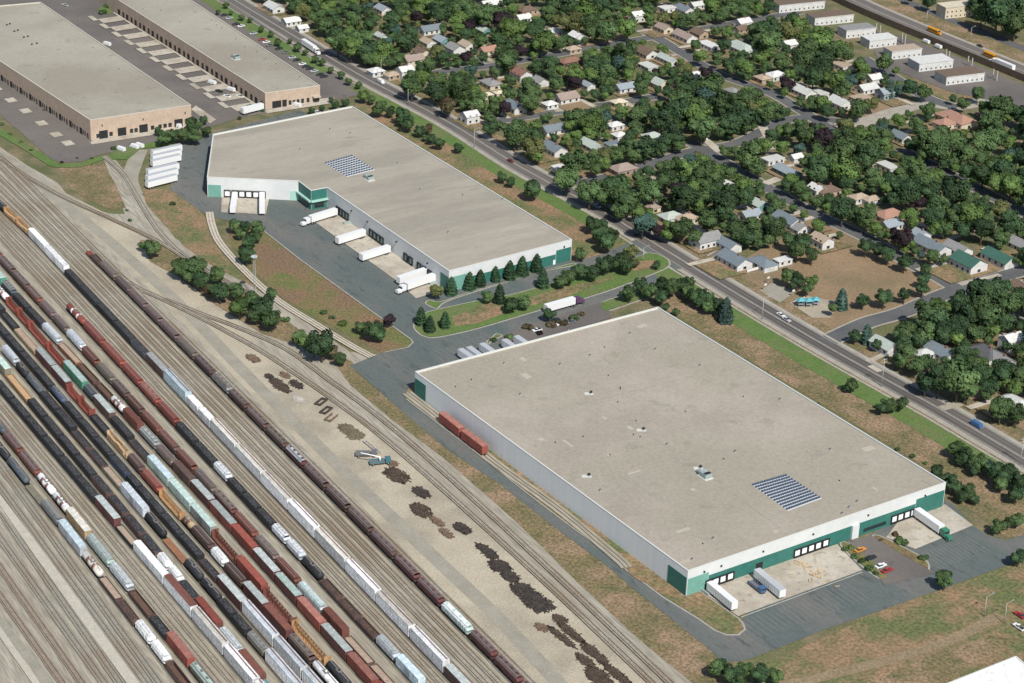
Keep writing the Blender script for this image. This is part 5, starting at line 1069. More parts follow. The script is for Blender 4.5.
# fill the suburb between what must stay in view
frng = random.Random(23)
KL = [(x, y, r_) for x, y, z, r_ in KEEP]
for px, wd, mt in STREETS:
    for i in range(len(px)-1):
        (xa, ya), (xb, yb) = px[i], px[i+1]; n = max(2, int(abs(xb-xa)/6))
        for k in range(n): 
            if frng.random() < .9: KL.append((xa+(xb-xa)*k/n, ya+(yb-ya)*k/n-2, 2.0))
def inpoly(x, y, P):
    c = False
    for i in range(len(P)):
        (xa, ya), (xb, yb) = P[i-1], P[i]
        if (ya > y) != (yb > y) and x < (xb-xa)*(y-ya)/(yb-ya)+xa: c = not c
    return c
SUB = [(240, -14), (300, 12), (345, 50), (372, 62), (430, 95), (475, 122), (540, 160), (575, 185), (660, 235), (700, 238), (740, 248), (766, 246), (815, 228), (832, 226), (900, 250), (930, 258), (960, 262), (1040, 262), (1040, 120), (1000, 100), (940, 98), (880, 60), (820, 30), (770, 5), (740, -16)]
SUB2 = [(895, 335), (960, 290), (1040, 265), (1040, 430), (985, 395), (900, 362)]
OPEN = [[(560, 148), (572, 160), (600, 178), (575, 182), (530, 165), (540, 155)], [(504, 88), (520, 84), (530, 94), (515, 99)], [(655, 46), (620, 42), (600, 40), (640, 32), (690, 40)], [(705, 140), (735, 140), (740, 150), (710, 156)], [(860, 98), (935, 90), (930, 104), (860, 124)], [(765, 148), (775, 136), (795, 134), (800, 150)], [(762, 165), (795, 175), (780, 188), (755, 180)], [(935, 235), (985, 232), (1000, 268), (950, 268)], [(565, 99), (592, 97), (596, 107), (572, 112)], [(890, 60), (1040, 90), (1040, 112), (960, 96), (905, 92)],
        [(757, 100), (775, 96), (782, 108), (765, 112)]]
spots = [(t[1], t[2], t[3]*2) for t in TREES]; NF = 0
NHAND = len(TREES)
for att in range(42000):
    x = frng.uniform(240, 1036); y = frng.uniform(-8, 400)
    if not (inpoly(x, y, SUB) or inpoly(x, y, SUB2)): continue
    if any(inpoly(x, y+3, P) for P in OPEN): continue
    sc_ = (y+708)*.9/400; Rm = frng.choice((5.0, 6.2, 7.2, 8.2)) if att < 9000 else (frng.choice((3.8, 4.6)) if att < 26000 else 2.6); w_ = Rm*2*sc_
    if any(abs(x-a_) < (r_+Rm*.72)*sc_ and abs(y-b_) < (r_*.7+Rm*.70)*sc_*.8 for a_, b_, r_ in KL): continue
    k = .60 if math.sin(x*.045+1)*math.sin(y*.07+x*.02) > -.1 else .80
    if any(((x-a_)/sc_)**2+((y-b_)/sc_/.55)**2 < ((Rm+d_/2)*k)**2 for a_, b_, d_ in spots): continue
    tone = frng.choices(('deep', 'mid', 'light', 'yellow', 'plum', 'spruce'), (34, 44, 16, 3, 1.5, 1.5))[0]
    spots.append((x, y, Rm*2)); T(x, y, w_, tone); NF += 1
# the three hundred broadleaf trees that show largest stay single; the smaller ones become one mass
bl = [t for t in TREES if t[5] == 'round']
vis = [t for t in bl if -12 < t[1] < 1036 and -10 < t[2] < 695]
vis.sort(key=lambda t: -t[3]*scl(t[0].location)-(6 if t in TREES[:NHAND] and not inpoly(t[1], t[2], SUB) else 0))
rest = vis[292:]+[t for t in bl if t not in vis]
if rest:
    import numpy as np
    V = []; Fc = []; Mi = []; off = 0; tl = list(LM)
    for t in rest:
        c = t[6]; Mx = Matrix.LocRotScale(t[0].location, t[0].rotation_euler, None) @ Matrix.LocRotScale(c.location, None, c.scale)
        me = c.data; n = len(me.vertices); co = np.empty(n*3, 'f'); me.vertices.foreach_get('co', co); co = co.reshape(n, 3) @ np.array(Mx.to_3x3()).T+np.array(Mx.translation)
        V.append(co); Fc.append(np.arange(n)+off); off += n; Mi.append(np.full(n//4, tl.index(t[4])))
        for ch in list(t[0].children): bpy.data.objects.remove(ch)
        bpy.data.objects.remove(t[0])
    me = bpy.data.meshes.new('smaller_trees'); V = np.concatenate(V).astype('f'); N_ = len(V)
    me.vertices.add(N_); me.vertices.foreach_set('co', V.ravel()); me.loops.add(N_); me.loops.foreach_set('vertex_index', np.arange(N_, dtype='i')); me.polygons.add(N_//4); me.polygons.foreach_set('loop_start', np.arange(0, N_, 4, dtype='i'))
    for q in tl: me.materials.append(LM[q])
    me.polygons.foreach_set('material_index', np.concatenate(Mi).astype('i')); me.update(); me.validate()
    o = addobj('small_tree_mass', me); tag(o, 'smaller green tree crowns filling the gaps between houses and big trees', 'trees', kind='stuff')
TREES = [t for t in TREES if t not in rest]
print('trees', len(TREES), 'fill', NF, 'merged', len(rest))

# ================================================================ VEHICLES
VC = dict(white=(.70, .71, .71), silver=(.42, .44, .46), black=(.02, .021, .024), red=(.33, .03, .03), blue=(.05, .13, .28), grey=(.14, .145, .15), brightblue=(.05, .12, .26), slateblue=(.06, .085, .13), green=(.05, .2, .13), purple=(.10, .05, .10), orange=(.52, .22, .03), tan=(.36, .27, .17), teal=(.06, .15, .18), darkred=(.16, .025, .03))
def vm(n): return M('vehicle paint '+n, VC[n], rough=.35, spec=.5)
m_tyre = M('tyre', (.018, .018, .018), rough=.8); m_hub = M('wheel hub', (.4, .4, .4), rough=.4, metal=.5); m_lamp = M('headlight glass', (.7, .7, .65), rough=.2)
def wheel(x, y, rt, r=.34, w_=.24):
    o = empty('tmp', (0, 0, 0)); bpy.data.objects.remove(o)
    q = MB(); q.tube((x, y-w_/2, r), (x, y+w_/2, r), r, r, m_tyre, 12); q.tube((x, y-w_/2-.01, r), (x, y+w_/2+.01, r), r*.5, r*.5, m_hub, 8); q.build('wheel', rt)
def heading(p, q): d = q-p; return math.atan2(d.y, d.x)
def car(x, y, col, ang, label, kind='car', z=.15, group=None):
    p = g(x, y, .7); rt = empty({'car': 'parked_car', 'pickup': 'pickup_truck', 'van': 'van'}[kind], (p.x, p.y, z), ang, label=label, cat={'car': 'car', 'pickup': 'pickup truck', 'van': 'van'}[kind], group=group); b = MB(); c = vm(col)
    if kind == 'van':
        b.profile(-2.6, 2.0, [(-.95, .35), (-.97, 1.3), (-.85, 2.1), (.85, 2.1), (.97, 1.3), (.95, .35)], c); b.profile(1.99, 2.7, [(-.93, .35), (-.93, 1.15), (.93, 1.15), (.93, .35)], c)
    else:
        b.profile(-2.25, 2.25, [(-.86, .32), (-.9, .72), (-.8, .92), (.8, .92), (.9, .72), (.86, .32)], c)
        x0, x1, xa, xb = (-1.5, .95, -1.0, .35) if kind == 'car' else (-.3, 1.2, -.2, .7)
        v = [(x0, -.78, .9), (x1, -.78, .9), (x1, .78, .9), (x0, .78, .9), (xa, -.62, 1.42), (xb, -.62, 1.42), (xb, .62, 1.42), (xa, .62, 1.42)]
        b.idx(v, [(4, 5, 6, 7)], c); q = MB(); q.idx(v, [(0, 1, 5, 4), (1, 2, 6, 5), (2, 3, 7, 6), (3, 0, 4, 7)], m_glass); q.build('window', rt)
        if kind == 'pickup': q = MB(); q.box(-2.1, -.4, -.7, .7, .925, .95, m_dark); q.build('cargo_bed', rt)
    b.build('body', rt)
    for s in (-1, 1):
        for xx in (-1.4, 1.4): wheel(xx, s*.84, rt)
        q = MB(); xe = 2.26 if kind != 'van' else 2.71; q.box(xe, xe+.04, s*.6-.15, s*.6+.15, .6, .76, m_lamp); q.build('headlight', rt)
    return rt
def trailer(p, q, label, tractor=None, top='white', side='white', z=.2, name='semi_trailer', cab_at=1, L_=None):
    "p rear, q front (world points)"
    d = q-p; L_ = L_ or d.length; c = (p+q)/2; ang = math.atan2(d.y, d.x)
    rt = empty(name if not tractor else 'semi_truck', (c.x, c.y, z), ang, label=label, cat='trailer' if not tractor else 'semi truck'); h = L_/2
    b = MB(); b.box(-h, h, -1.3, 1.3, 1.15, 4.05, vm(side)); b.box(-h+.02, h-.02, -1.28, 1.28, 4.052, 4.08, vm(top))
    for i in range(1, int(L_/1.2)): b.box(-h+i*1.2-.03, -h+i*1.2+.03, -1.34, 1.34, 1.2, 4.0, vm(side))
    b.box(-h, h, -.5, .5, .95, 1.14, m_black); b.build('box_body', rt)
    for k in (1.4, 2.7):
        for s in (-1, 1): wheel(-h+k, s*1.0, rt, .5, .5)
    if not tractor:
        q_ = MB()
        for s in (-1, 1): q_.box(h-3.1, h-2.95, s*.8-.08, s*.8+.08, 0, 1.14, m_steel)
        q_.build('landing_gear', rt)
    else:
        b = MB(); cm_ = vm(tractor); x0 = h+.5
        b.box(x0-3.3, x0+4.6, -.5, .5, .7, 1.1, m_black); b.box(x0+.2, x0+2.6, -1.2, 1.2, 1.1, 3.6, cm_); b.profile(x0+2.6, x0+4.8, [(-1.0, .7), (-1.0, 1.9), (-.7, 2.15), (.7, 2.15), (1.0, 1.9), (1.0, .7)], cm_)
        b.build('tractor_cab', rt); w_ = MB(); w_.box(x0+2.61, x0+2.66, -1.05, 1.05, 2.2, 3.1, m_glass); w_.build('windscreen', rt)
        for xx in (x0+4.0, x0-.9, x0-2.2):
            for s in (-1, 1): wheel(xx, s*1.0, rt, .5, .45)
    return rt
def at_(x, y, z=4.0): p = g(x, y, z); p.z = 0; return p
def dock_trailer(x0, y0, x1, y1, label, **k): return trailer(at_(x0, y0), at_(x1, y1), label, **k)
DK = -DP
dock_trailer(336, 208.5, 310, 216.5, 'white semi truck backed to the first dock beside the green entrance', tractor='white')
dock_trailer(364, 229.5, 337, 238, 'white trailer alone at the second group of docks on the L shaped warehouse')
dock_trailer(389, 245.5, 361, 254.5, 'white trailer without cab at the third group of docks')
dock_trailer(427, 268, 398, 277.5, 'upper of the pair of white trailers near the end of the side wall')
dock_trailer(434, 274, 406, 283.5, 'white semi truck with cab, lower of the pair near the wall end', tractor='white')
dock_trailer(235, 192.5, 232.5, 207.5, 'left white trailer backed into the short front wall docks')
dock_trailer(262, 192.5, 262, 208.5, 'right white trailer backed into the short front wall docks')
for k, (a_, b_, lb) in enumerate((((151.5, 151), (181, 144.5), 'topmost of the upper three parked trailers'), ((151.5, 156), (180.5, 149.5), 'middle one of the upper three parked trailers'), ((151.5, 161), (180, 154.5), 'lowest of the upper three parked trailers'),
    ((147, 170), (178, 163), 'topmost of the lower three parked trailers'), ((146.5, 176), (177, 168.5), 'middle one of the lower three parked trailers'), ((146.5, 182), (176, 174.5), 'lowest of the lower three parked trailers'))):
    trailer(at_(*a_), at_(*b_), 'white '+lb.replace('topmost', 'trailer, topmost').replace('middle one', 'trailer, middle').replace('lowest', 'trailer, lowest'), side='white', top='silver')
dock_trailer(242, 108.5, 262.5, 103.5, 'white trailer parked at the end of the narrow block warehouse')
dock_trailer(545.5, 305.5, 574, 297.5, 'white semi truck with dark purple cab driving on the entrance road', tractor='purple')
for x, y, lb in ((466, 353, 'leftmost white trailer peeping over the north wall'), (474.5, 351, 'grey white trailer second behind the north wall'), (487.5, 347.5, 'third white trailer behind the north wall of the largest warehouse'), (510, 343.5, 'fourth white trailer behind the north wall of the largest warehouse'), (522, 340, 'last silver trailer behind the north wall of the largest warehouse')):
    q = at_(x, y); trailer(q-DA*9.5, q+DA*4.5, lb, top='silver')
dock_trailer(710, 582, 735, 602.5, 'white trailer at the dock nearest the front left corner')
dock_trailer(757, 569, 783, 590.5, 'white trailer parked askew on the front apron beside a blue truck', top='silver')
work_q = (762, 583)
dock_trailer(917, 508.5, 942, 526, 'white semi truck with green cab at the right hand docks', tractor='green')
trailer(at_(303, 39), at_(315, 46.8), 'white semi truck heading down the upper avenue', tractor='white', z=.2)
trailer(at_(1014, 66), at_(997, 59), 'white semi truck on the highway behind the school bus', tractor='white')
def bus(x, y, ang, label):
    p = at_(x, y, 2); rt = empty('school_bus', (p.x, p.y, .2), ang, label=label, cat='school bus'); m_ = M('bus paint orange', (.60, .27, .02), rough=.4); b = MB()
    b.profile(-5.5, 3.9, [(-1.2, .6), (-1.22, 2.5), (-.95, 3.05), (.95, 3.05), (1.22, 2.5), (1.2, .6)], m_); b.profile(3.9, 5.4, [(-.95, .6), (-.95, 1.6), (.95, 1.6), (.95, .6)], m_); b.build('body', rt)
    for s in (-1, 1):
        q = MB()
        for i in range(9): q.box(-5.2+i, -4.4+i, min(s*1.23, s*1.27), max(s*1.23, s*1.27), 1.75, 2.4, m_glass)
        q.build('window_row', rt)
        for xx in (-3.3, 4.1): wheel(xx, s*1.05, rt, .48, .4)
    q = MB(); q.box(3.91, 3.95, -1.0, 1.0, 1.7, 2.7, m_glass); q.build('windscreen', rt)
HA = heading(HW[0], HW[-1])
bus(935, 30.5, HA, 'orange school bus, the one nearer the top on the highway'); bus(991, 55, HA, 'orange school bus directly ahead of the white semi truck')
AVA = heading(g(300, 40), g(1024, 459))
car(980, 46, 'black', HA, 'black car between the two school buses on the highway')
car(510.5, 161, 'darkred', AVA, 'dark red car alone on the avenue beside the L shaped warehouse')
car(597.5, 206, 'silver', AVA, 'silver car on the avenue just past the side street')
car(638, 235, 'black', AVA, 'black car on the avenue at the warehouse entrance road')
car(781, 315, 'white', AVA, 'upper white car of two on the avenue by the playground'); car(786.5, 319.5, 'silver', AVA, 'lower silver car of two on the avenue by the playground')
car(977, 425.5, 'blue', AVA, 'blue car on the avenue close to the right edge', 'van')
car(381, 82, 'white', AVA, 'white van standing under the tall mast at the avenue', 'van')
for x, y, c_, lb in ((860, 550, 'orange', 'orange car at the top of the small front car park'), (870.5, 558, 'black', 'black car in the small front car park'), (880.5, 566, 'white', 'white car beside the red one in the front car park'), (887, 570.5, 'red', 'red car at the open end of the front car park')): car(x, y, c_, heading(g(840, 545), g(862, 537)), lb, z=.2)
for x, y, c_, k_, lb in ((560.5, 324, 'white', 'car', 'white car in the leafy car park behind the roof edge'), (555, 320, 'black', 'car', 'black car next to the white one in the leafy car park'), (537, 330, 'white', 'pickup', 'white pickup in the leafy car park'), (571, 322, 'grey', 'car', 'grey car right end of the leafy car park')): car(x, y, c_, GA+R(90), lb, k_, z=.2)
pk = 'cars parked in the long strip beside the avenue'
for k, (x, y, c_) in enumerate(((224, 15, 'black'), (229, 18, 'silver'), (236, 24, 'black'), (241, 26, 'white'), (253, 33.5, 'silver'), (262, 39.5, 'red'), (266, 42, 'white'), (270, 45.5, 'grey'), (279, 48.5, 'black'), (286, 52.5, 'grey'), (292, 57.5, 'silver'), (297, 60, 'black'), (302, 64, 'white'), (306, 66.5, 'black'), (310, 68.5, 'black'), (314, 71, 'silver'), (320, 74.5, 'black'), (324, 76.5, 'black'))):
    car(x, y, c_, GA+R(90), '%s car, %s from the far end of the parking strip by the avenue' % (c_, ORD[k+1]), group=pk)
for x, y, c_, k_, lb in ((177, 126, 'white', 'van', 'white van right of the last loading door of the tan block'), (121, 149.5, 'white', 'van', 'white van at the planting bed, left one'), (134.5, 147, 'white', 'van', 'white van at the planting bed, middle one'), (139.5, 146, 'white', 'van', 'white van at the planting bed, right one'), (107, 44.5, 'white', 'van', 'white van against the back wall of the large tan block'),
    (212, 83, 'white', 'van', 'white van on the upper apron of the narrow warehouse'), (219, 91, 'black', 'pickup', 'black pickup outside the narrow warehouse bays'), (231, 90, 'white', 'van', 'white van close to the narrow warehouse bays'), (227, 96, 'white', 'car', 'white car at the apron edge of the narrow warehouse'), (240, 96, 'white', 'pickup', 'white pickup left of the parked trailer'), (297, 105.5, 'white', 'van', 'white van in front of the narrow warehouse end'), (317, 112, 'white', 'car', 'white car by the small firs'), (65, 5, 'silver', 'car', 'silver car near the top left planting bed'),
    (926, 42, 'white', 'van', 'white van behind the bright apartment roof'), (938, 47, 'white', 'van', 'white van right behind the bright apartment roof'), (942, 72, 'black', 'car', 'black car between the last two apartment blocks'), (946, 77, 'grey', 'car', 'dark grey car by the brown apartment roof'), (704, 138, 'white', 'car', 'white car at the head of a pale driveway'), (823, 140, 'white', 'van', 'white van at the end of the side street'), (816, 147, 'blue', 'car', 'pale blue car beside the street end'), (566, 50, 'white', 'car', 'white car on the upper side street'), (744, 264, 'black', 'car', 'black car in front of the dark grey roofed house'),
    (1020, 615, 'red', 'car', 'dark red car on the right edge above the white roof'), (1019, 627, 'white', 'pickup', 'white pickup on the right edge above the white roof')): car(x, y, c_, GA+R(20) if x < 330 else GA, lb, k_)
# work trucks in the scrap strip
m_blue = vm('blue')
def work_truck(x, y, ang, col, label, crane=False):
    p = at_(x, y, 1.5); rt = empty('work_truck', (p.x, p.y, .1), ang, label=label, cat='work truck'); b = MB(); b.box(-4, 4, -.5, .5, .6, .95, m_black); b.box(2, 4, -1.15, 1.15, .95, 2.7, vm(col)); b.build('cab', rt)
    q = MB(); q.box(-4, 1.7, -1.2, 1.2, .96, 1.3, vm('grey')); q.box(-4, 1.7, -1.2, -1.1, 1.3, 1.9, vm(col)); q.box(-4, 1.7, 1.1, 1.2, 1.3, 1.9, vm(col)); q.build('truck_bed', rt)
    q = MB(); q.box(4.01, 4.05, -1, 1, 1.8, 2.5, m_glass); q.build('windscreen', rt)
    for xx in (-2.8, 3):
        for s in (-1, 1): wheel(xx, s*.95, rt, .5, .4)
    if crane: q = MB(); q.tube((0, 0, 1.3), (0, 0, 3.2), .35, .35, vm('white')); q.tube((0, 0, 3.1), (-7, 2, 4.6), .25, .15, vm('white'), 6); q.build('crane_arm', rt)
work_truck(757, 586, heading(at_(757, 579), at_(768, 588)), 'brightblue', 'blue truck beside the trailer on the front apron')
work_truck(366, 453, R(5), 'grey', 'dark grey flatbed truck in the scrap strip'); work_truck(380, 461, R(15), 'teal', 'teal crane truck beside the flatbed in the scrap strip', True)

# ================================================================ SCRAP PILES
m_tiep = M('old sleepers pile', (.05, .036, .027), (.10, .075, .055), .9, fine=.3, fsc=2); m_blk = M('black scrap', (.03, .026, .024), (.075, .062, .052), .9, fine=.3); m_brn = M('brown scrap', (.12, .08, .055), (.19, .14, .10), .9, fine=.3); m_olv = M('olive brown scrap', (.13, .11, .07), (.19, .16, .11), .9, fine=.3); m_wsc = M('pale scrap', (.5, .48, .43), (.36, .33, .29), .8)
prng = random.Random(5)
def pile(x, y, L_, W_, mt, label, ang=0, n=110, h=1.2, stick=2.6, cat='scrap pile', name='scrap_pile'):
    p = at_(x, y, .4); rt = MB()
    nu, nv = 10, 6; v = []
    for i in range(nu+1):
        for j in range(nv+1):
            u, w_ = i/nu*2-1, j/nv*2-1; e = max(0, 1-u*u)*max(0, 1-w_*w_); f = 1-.12*w_*w_+.1*math.sin(3*w_+x), 1-.15*u*u+.2*math.sin(4*u+y)
            v.append((u*L_/2*f[0]*(1+prng.uniform(-.1, .1)), w_*W_/2*f[1]*(1+prng.uniform(-.22, .22)), .02+h*.8*e**.7*prng.uniform(.6, 1.2)))
    rt.idx(v, [(i*(nv+1)+j, (i+1)*(nv+1)+j, (i+1)*(nv+1)+j+1, i*(nv+1)+j+1) for i in range(nu) for j in range(nv)], mt)
    for k in range(n):
        r_ = math.sqrt(prng.random())*1.15; th = prng.random()*6.28; x_, y_ = r_*math.cos(th)*L_/2, r_*math.sin(th)*W_/2; z = h*max(0, 1-r_*r_)*.75+.03; a_ = prng.gauss(0, .35)+(1.57 if prng.random() < .2 else 0); l = stick*prng.uniform(.5, 1.1)/2
        rt.box(-l, l, -.14, .14, 0, .26, mt, ang=a_, org=(x_, y_, z))
    o = rt.build(name); o.location = (p.x, p.y, .12); o.rotation_euler = (0, 0, GA+R(ang)); tag(o, label, cat); return o
for q in [(253, 358, 9, 5, m_brn, 'flat brown scrap patch farthest up the scrap strip'), (269, 376, 4, 3, m_blk, 'small blue black heap at the strip top'), (285, 375, 6, 3, m_brn, 'small round brown heap beside black machinery'), (280, 385, 17, 6, m_tiep, 'long dark heap beside the pale scrap'), (296, 384, 9, 4, m_blk, 'black machinery heap right of the long dark one'), (299, 399, 7, 4, m_wsc, 'pale whitish scrap heap'), (351, 431.6, 17, 8, m_olv, 'olive brown heap above the boom truck'),
    (397, 475, 15, 9, m_tiep, 'square heap of dark brown sleepers below the trucks'), (393, 463, 4, 3, m_brn, 'tiny rusty heap beside the crane truck'), (421, 492, 10, 6, m_blk, 'cone shaped blackish gravel heap'), (421, 510, 13, 8, m_tiep, 'brown heap of parallel sleepers below the black cone'), (437, 521, 9, 3, m_brn, 'thin row of scattered brown sleepers'), (446, 533, 8, 3, m_brn, 'second thin row of scattered brown sleepers'), (462, 528, 9, 6, m_blk, 'black heap right of scattered sleepers'),
    (487, 551, 14, 5, m_blk, 'long narrow black heap'), (500, 566, 11, 8, m_blk, 'wide black heap in the middle of the strip'), (510.5, 576.5, 9, 6, m_blk, 'smaller black heap between two large ones'), (523, 590, 12, 9, m_blk, 'large black heap, upper of the lower pair'), (538, 602, 15, 11, m_blk, 'largest black heap, lower of the lower pair'), (541, 627, 5, 3, m_brn, 'isolated small rust brown heap'), (559.7, 619, 6, 4, m_tiep, 'dark heap above the rows of sleepers'),
    (571, 632, 16, 4, m_tiep, 'right upper row of stacked dark sleepers'), (562, 637, 17, 3, m_tiep, 'left upper row of stacked dark sleepers'), (594.6, 653, 16, 5, m_tiep, 'brown heap of sleepers, right middle row'), (585, 660, 10, 4, m_tiep, 'short heap of sleepers, left middle row'), (599, 677, 15, 8, m_tiep, 'broad dark heap of sleepers at the bottom edge'), (618, 675, 17, 4, m_tiep, 'narrow row of sleepers at the bottom edge, right')]: pile(q[0], q[1], q[2]*.78, q[3]*.72, *q[4:], h=.5)
for x, y, lb in ((321, 402, 'upper of two black rectangular troughs lying in the strip'), (326, 410.5, 'lower of two black rectangular troughs lying in the strip')):
    p = at_(x, y, .3); b = MB()
    for a_ in ((-3, 3, -1.4, -.8), (-3, 3, .8, 1.4), (-3, -2.3, -.8, .8), (2.3, 3, -.8, .8)): b.box(*a_, 0, .7, m_blk)  # four beams joined into a bottomless rectangular frame
    o = b.build('scrap_frame'); o.location = (p.x, p.y, .12); o.rotation_euler = (0, 0, GA+R(-60)); tag(o, lb, 'trough')
p = at_(331, 418, .3); b = MB()
for a_ in ((-3, 3, -1.4, -1.1), (-3, 3, 1.1, 1.4), (-3, -2.7, -1.1, 1.1)): b.box(*a_, 0, .9, m_brn)
o = b.build('open_crate'); o.location = (p.x, p.y, .12); o.rotation_euler = (0, 0, GA+R(-60)); tag(o, 'rusty open crate just below the black troughs', 'crate')
p = at_(372, 446, 1); b = MB()
for s in (-.6, .6): b.box(-6, 6, s-.12, s+.12, 0, .35, m_wsc)
for i in range(9): b.box(-5.6+i*1.35, -5.4+i*1.35, -.48, .48, .05, .3, m_wsc)
o = b.build('steel_lattice'); o.location = (p.x, p.y, .5); o.rotation_euler = (0, 0, GA); tag(o, 'pale lattice boom lying beside the grey flatbed truck', 'crane boom')
m_plk = M('pale timber', (.60, .45, .27), (.50, .36, .2), .8)
for x, y, n, lb in ((803, 566, 26, 'scattered orange timber pallets on the front apron, upper heap'), (817, 578, 22, 'scattered orange timber pallets near the apron edge, lower heap')):
    p = at_(x, y, .2); b = MB()
    for k in range(n): b.box(-.9, .9, -.12, .12, 0, .14, m_plk, ang=prng.random()*3, org=(prng.gauss(0, 3), prng.gauss(0, 2), prng.random()*.5))
    o = b.build('pallet_heap'); o.location = (p.x, p.y, .26); o.rotation_euler = (0, 0, GA+R(40)); tag(o, lb, 'pallets')

# ================================================================ POLES, TOWER, WALL, PLAYGROUND
m_pole = M('weathered pole', (.40, .38, .34), rough=.7)
def lamp(x, y, h, label, arms=1, util=False, top=None):
    p = at_(x, y, 0); rt = empty('utility_pole' if util else 'street_lamp', (p.x, p.y, .1), GA, label=label, cat='utility pole' if util else 'street lamp'); b = MB(); b.tube((0, 0, 0), (0, 0, h), .17, .1, m_pole, 8); b.build('pole', rt)
    q = MB()
    if util:
        for z in (h-.6, h-1.9): q.box(-.08, .08, -1.5, 1.5, z-.08, z+.08, m_pole)
        q.build('crossarm', rt)
    else:
        q.tube((0, 0, h-.1), (0, -2.4, h+.5), .07, .05, m_pole, 6); q.build('arm', rt); q = MB(); q.box(-.22, .22, -3.2, -2.3, h+.4, h+.62, m_steel); q.build('lamp_head', rt)
for x, y, h, lb, u in ((474, 148, 10, 'grey street lamp on the verge left of the first side street', 0), (381, 80, 12, 'tall white mast beside the avenue garages', 0), (408, 105, 9, 'slim lamp pole on the far side of the upper avenue', 0), (762, 320, 10, 'street lamp on the verge opposite the play court', 0), (881.5, 387, 13, 'tall utility pole with crossarms on the green verge', 1), (1020, 465, 12, 'utility pole at the right end of the avenue', 1), (334, 52, 9, 'street lamp on the far top stretch of the avenue', 0), (850, 92, 9, 'pale lamp pole in the upper right suburb', 0), (926, 25, 9, 'lamp post on the highway verge above the school bus', 0), (970, 42, 9, 'lamp post on the highway verge right of the first', 0),
    (984, 617, 8, 'left pole on the bottom right dry slope', 0), (1004, 624, 8, 'right pole on the bottom right dry slope', 0), (552, 257, 7, 'slim lamp pole at the warehouse corner', 0), (643, 262, 7, 'lamp pole at the entrance road mouth', 0)): lamp(x, y, h, lb, util=u)
p = at_(255, 299, 0); rt = empty('water_tank_tower', (p.x, p.y, .1), 0, label='slender lattice mast with pale lamp ring above the scrub', cat='light tower'); b = MB()
for s in ((-.5, -.5), (.5, -.5), (.5, .5), (-.5, .5)): b.tube((s[0], s[1], 0), (s[0]*.6, s[1]*.6, 19.5), .07, .06, m_steel, 5)
for k in range(13):
    z = k*1.5; f = 1-.4*z/19.5; c_ = [(-.5*f, -.5*f), (.5*f, -.5*f), (.5*f, .5*f), (-.5*f, .5*f)]
    for i in range(4): a_, d_ = c_[i], c_[(i+1) % 4]; b.tube((a_[0], a_[1], z), (d_[0], d_[1], z+1.5), .04, .04, m_steel, 4)
b.build('lattice_mast', rt); rt.name = 'light_tower'; b = MB(); b.tube((0, 0, 19.5), (0, 0, 19.8), .8, .8, m_steel, 14)
for i in range(8): a_ = i*.785; b.box(-.35, .35, -.25, .25, 0, .6, m_pvf, ang=a_, org=(1.0*math.cos(a_), 1.0*math.sin(a_), 19.8))
b.build('lamp_ring', rt)
# highway barrier with its posts
WP = offs(HW, 12.5); m_wall = M('brown timber wall', (.15, .11, .08), (.10, .075, .055), .4)
rt = empty('barrier_wall', (WP[0].x, WP[0].y, 0), label='long brown timber barrier wall between apartments and highway', cat='barrier wall'); b = MB()
for i in range(len(WP)-1):
    a_, c_ = WP[i]-WP[0], WP[i+1]-WP[0]; t = (c_-a_).normalized(); n_ = Vector((t.y, -t.x, 0))*.15
    vs = [a_+n_, c_+n_, c_-n_, a_-n_]; b.idx([v+CZ*z for z in (.1, 4.2) for v in vs], [(0, 3, 2, 1), (4, 5, 6, 7), (0, 1, 5, 4), (1, 2, 6, 5), (2, 3, 7, 6), (3, 0, 4, 7)], m_wall)
b.build('wall_panels', rt); LW = sum((WP[i+1]-WP[i]).length for i in range(len(WP)-1))
for x, y in ((876, 28), (880, 30), (902, 38), (905, 40), (946, 54), (949, 56), (968, 61), (972, 63), (993, 74), (997, 76)):
    q = at_(x, y, 3)-WP[0]; b = MB(); b.box(-.3, .3, -.3, .3, .1, 6, m_pole, ang=HA, org=(q.x, q.y, 0)); b.build('post', rt)
# white fences by the field
m_fen = M('white fence', (.66, .66, .64), rough=.6)
for a_, c_, lb in (((747, 271.5), (764, 267), 'white board fence in front of the grey hipped garage'), ((775, 262), (788, 256.5), 'white board fence behind the playing field')):
    p, q = at_(*a_, 1), at_(*c_, 1); d = q-p; rt = empty('board_fence', (p.x, p.y, .1), heading(p, q), label=lb, cat='fence'); n = max(2, int(d.length/2.4)); b = MB(); b.box(0, d.length, -.04, .04, .1, 1.8, m_fen); b.build('boards', rt)
    for i in range(n+1): b = MB(); b.box(i*d.length/n-.08, i*d.length/n+.08, -.15, -.05, 0, 1.95, m_fen); b.build('post', rt)
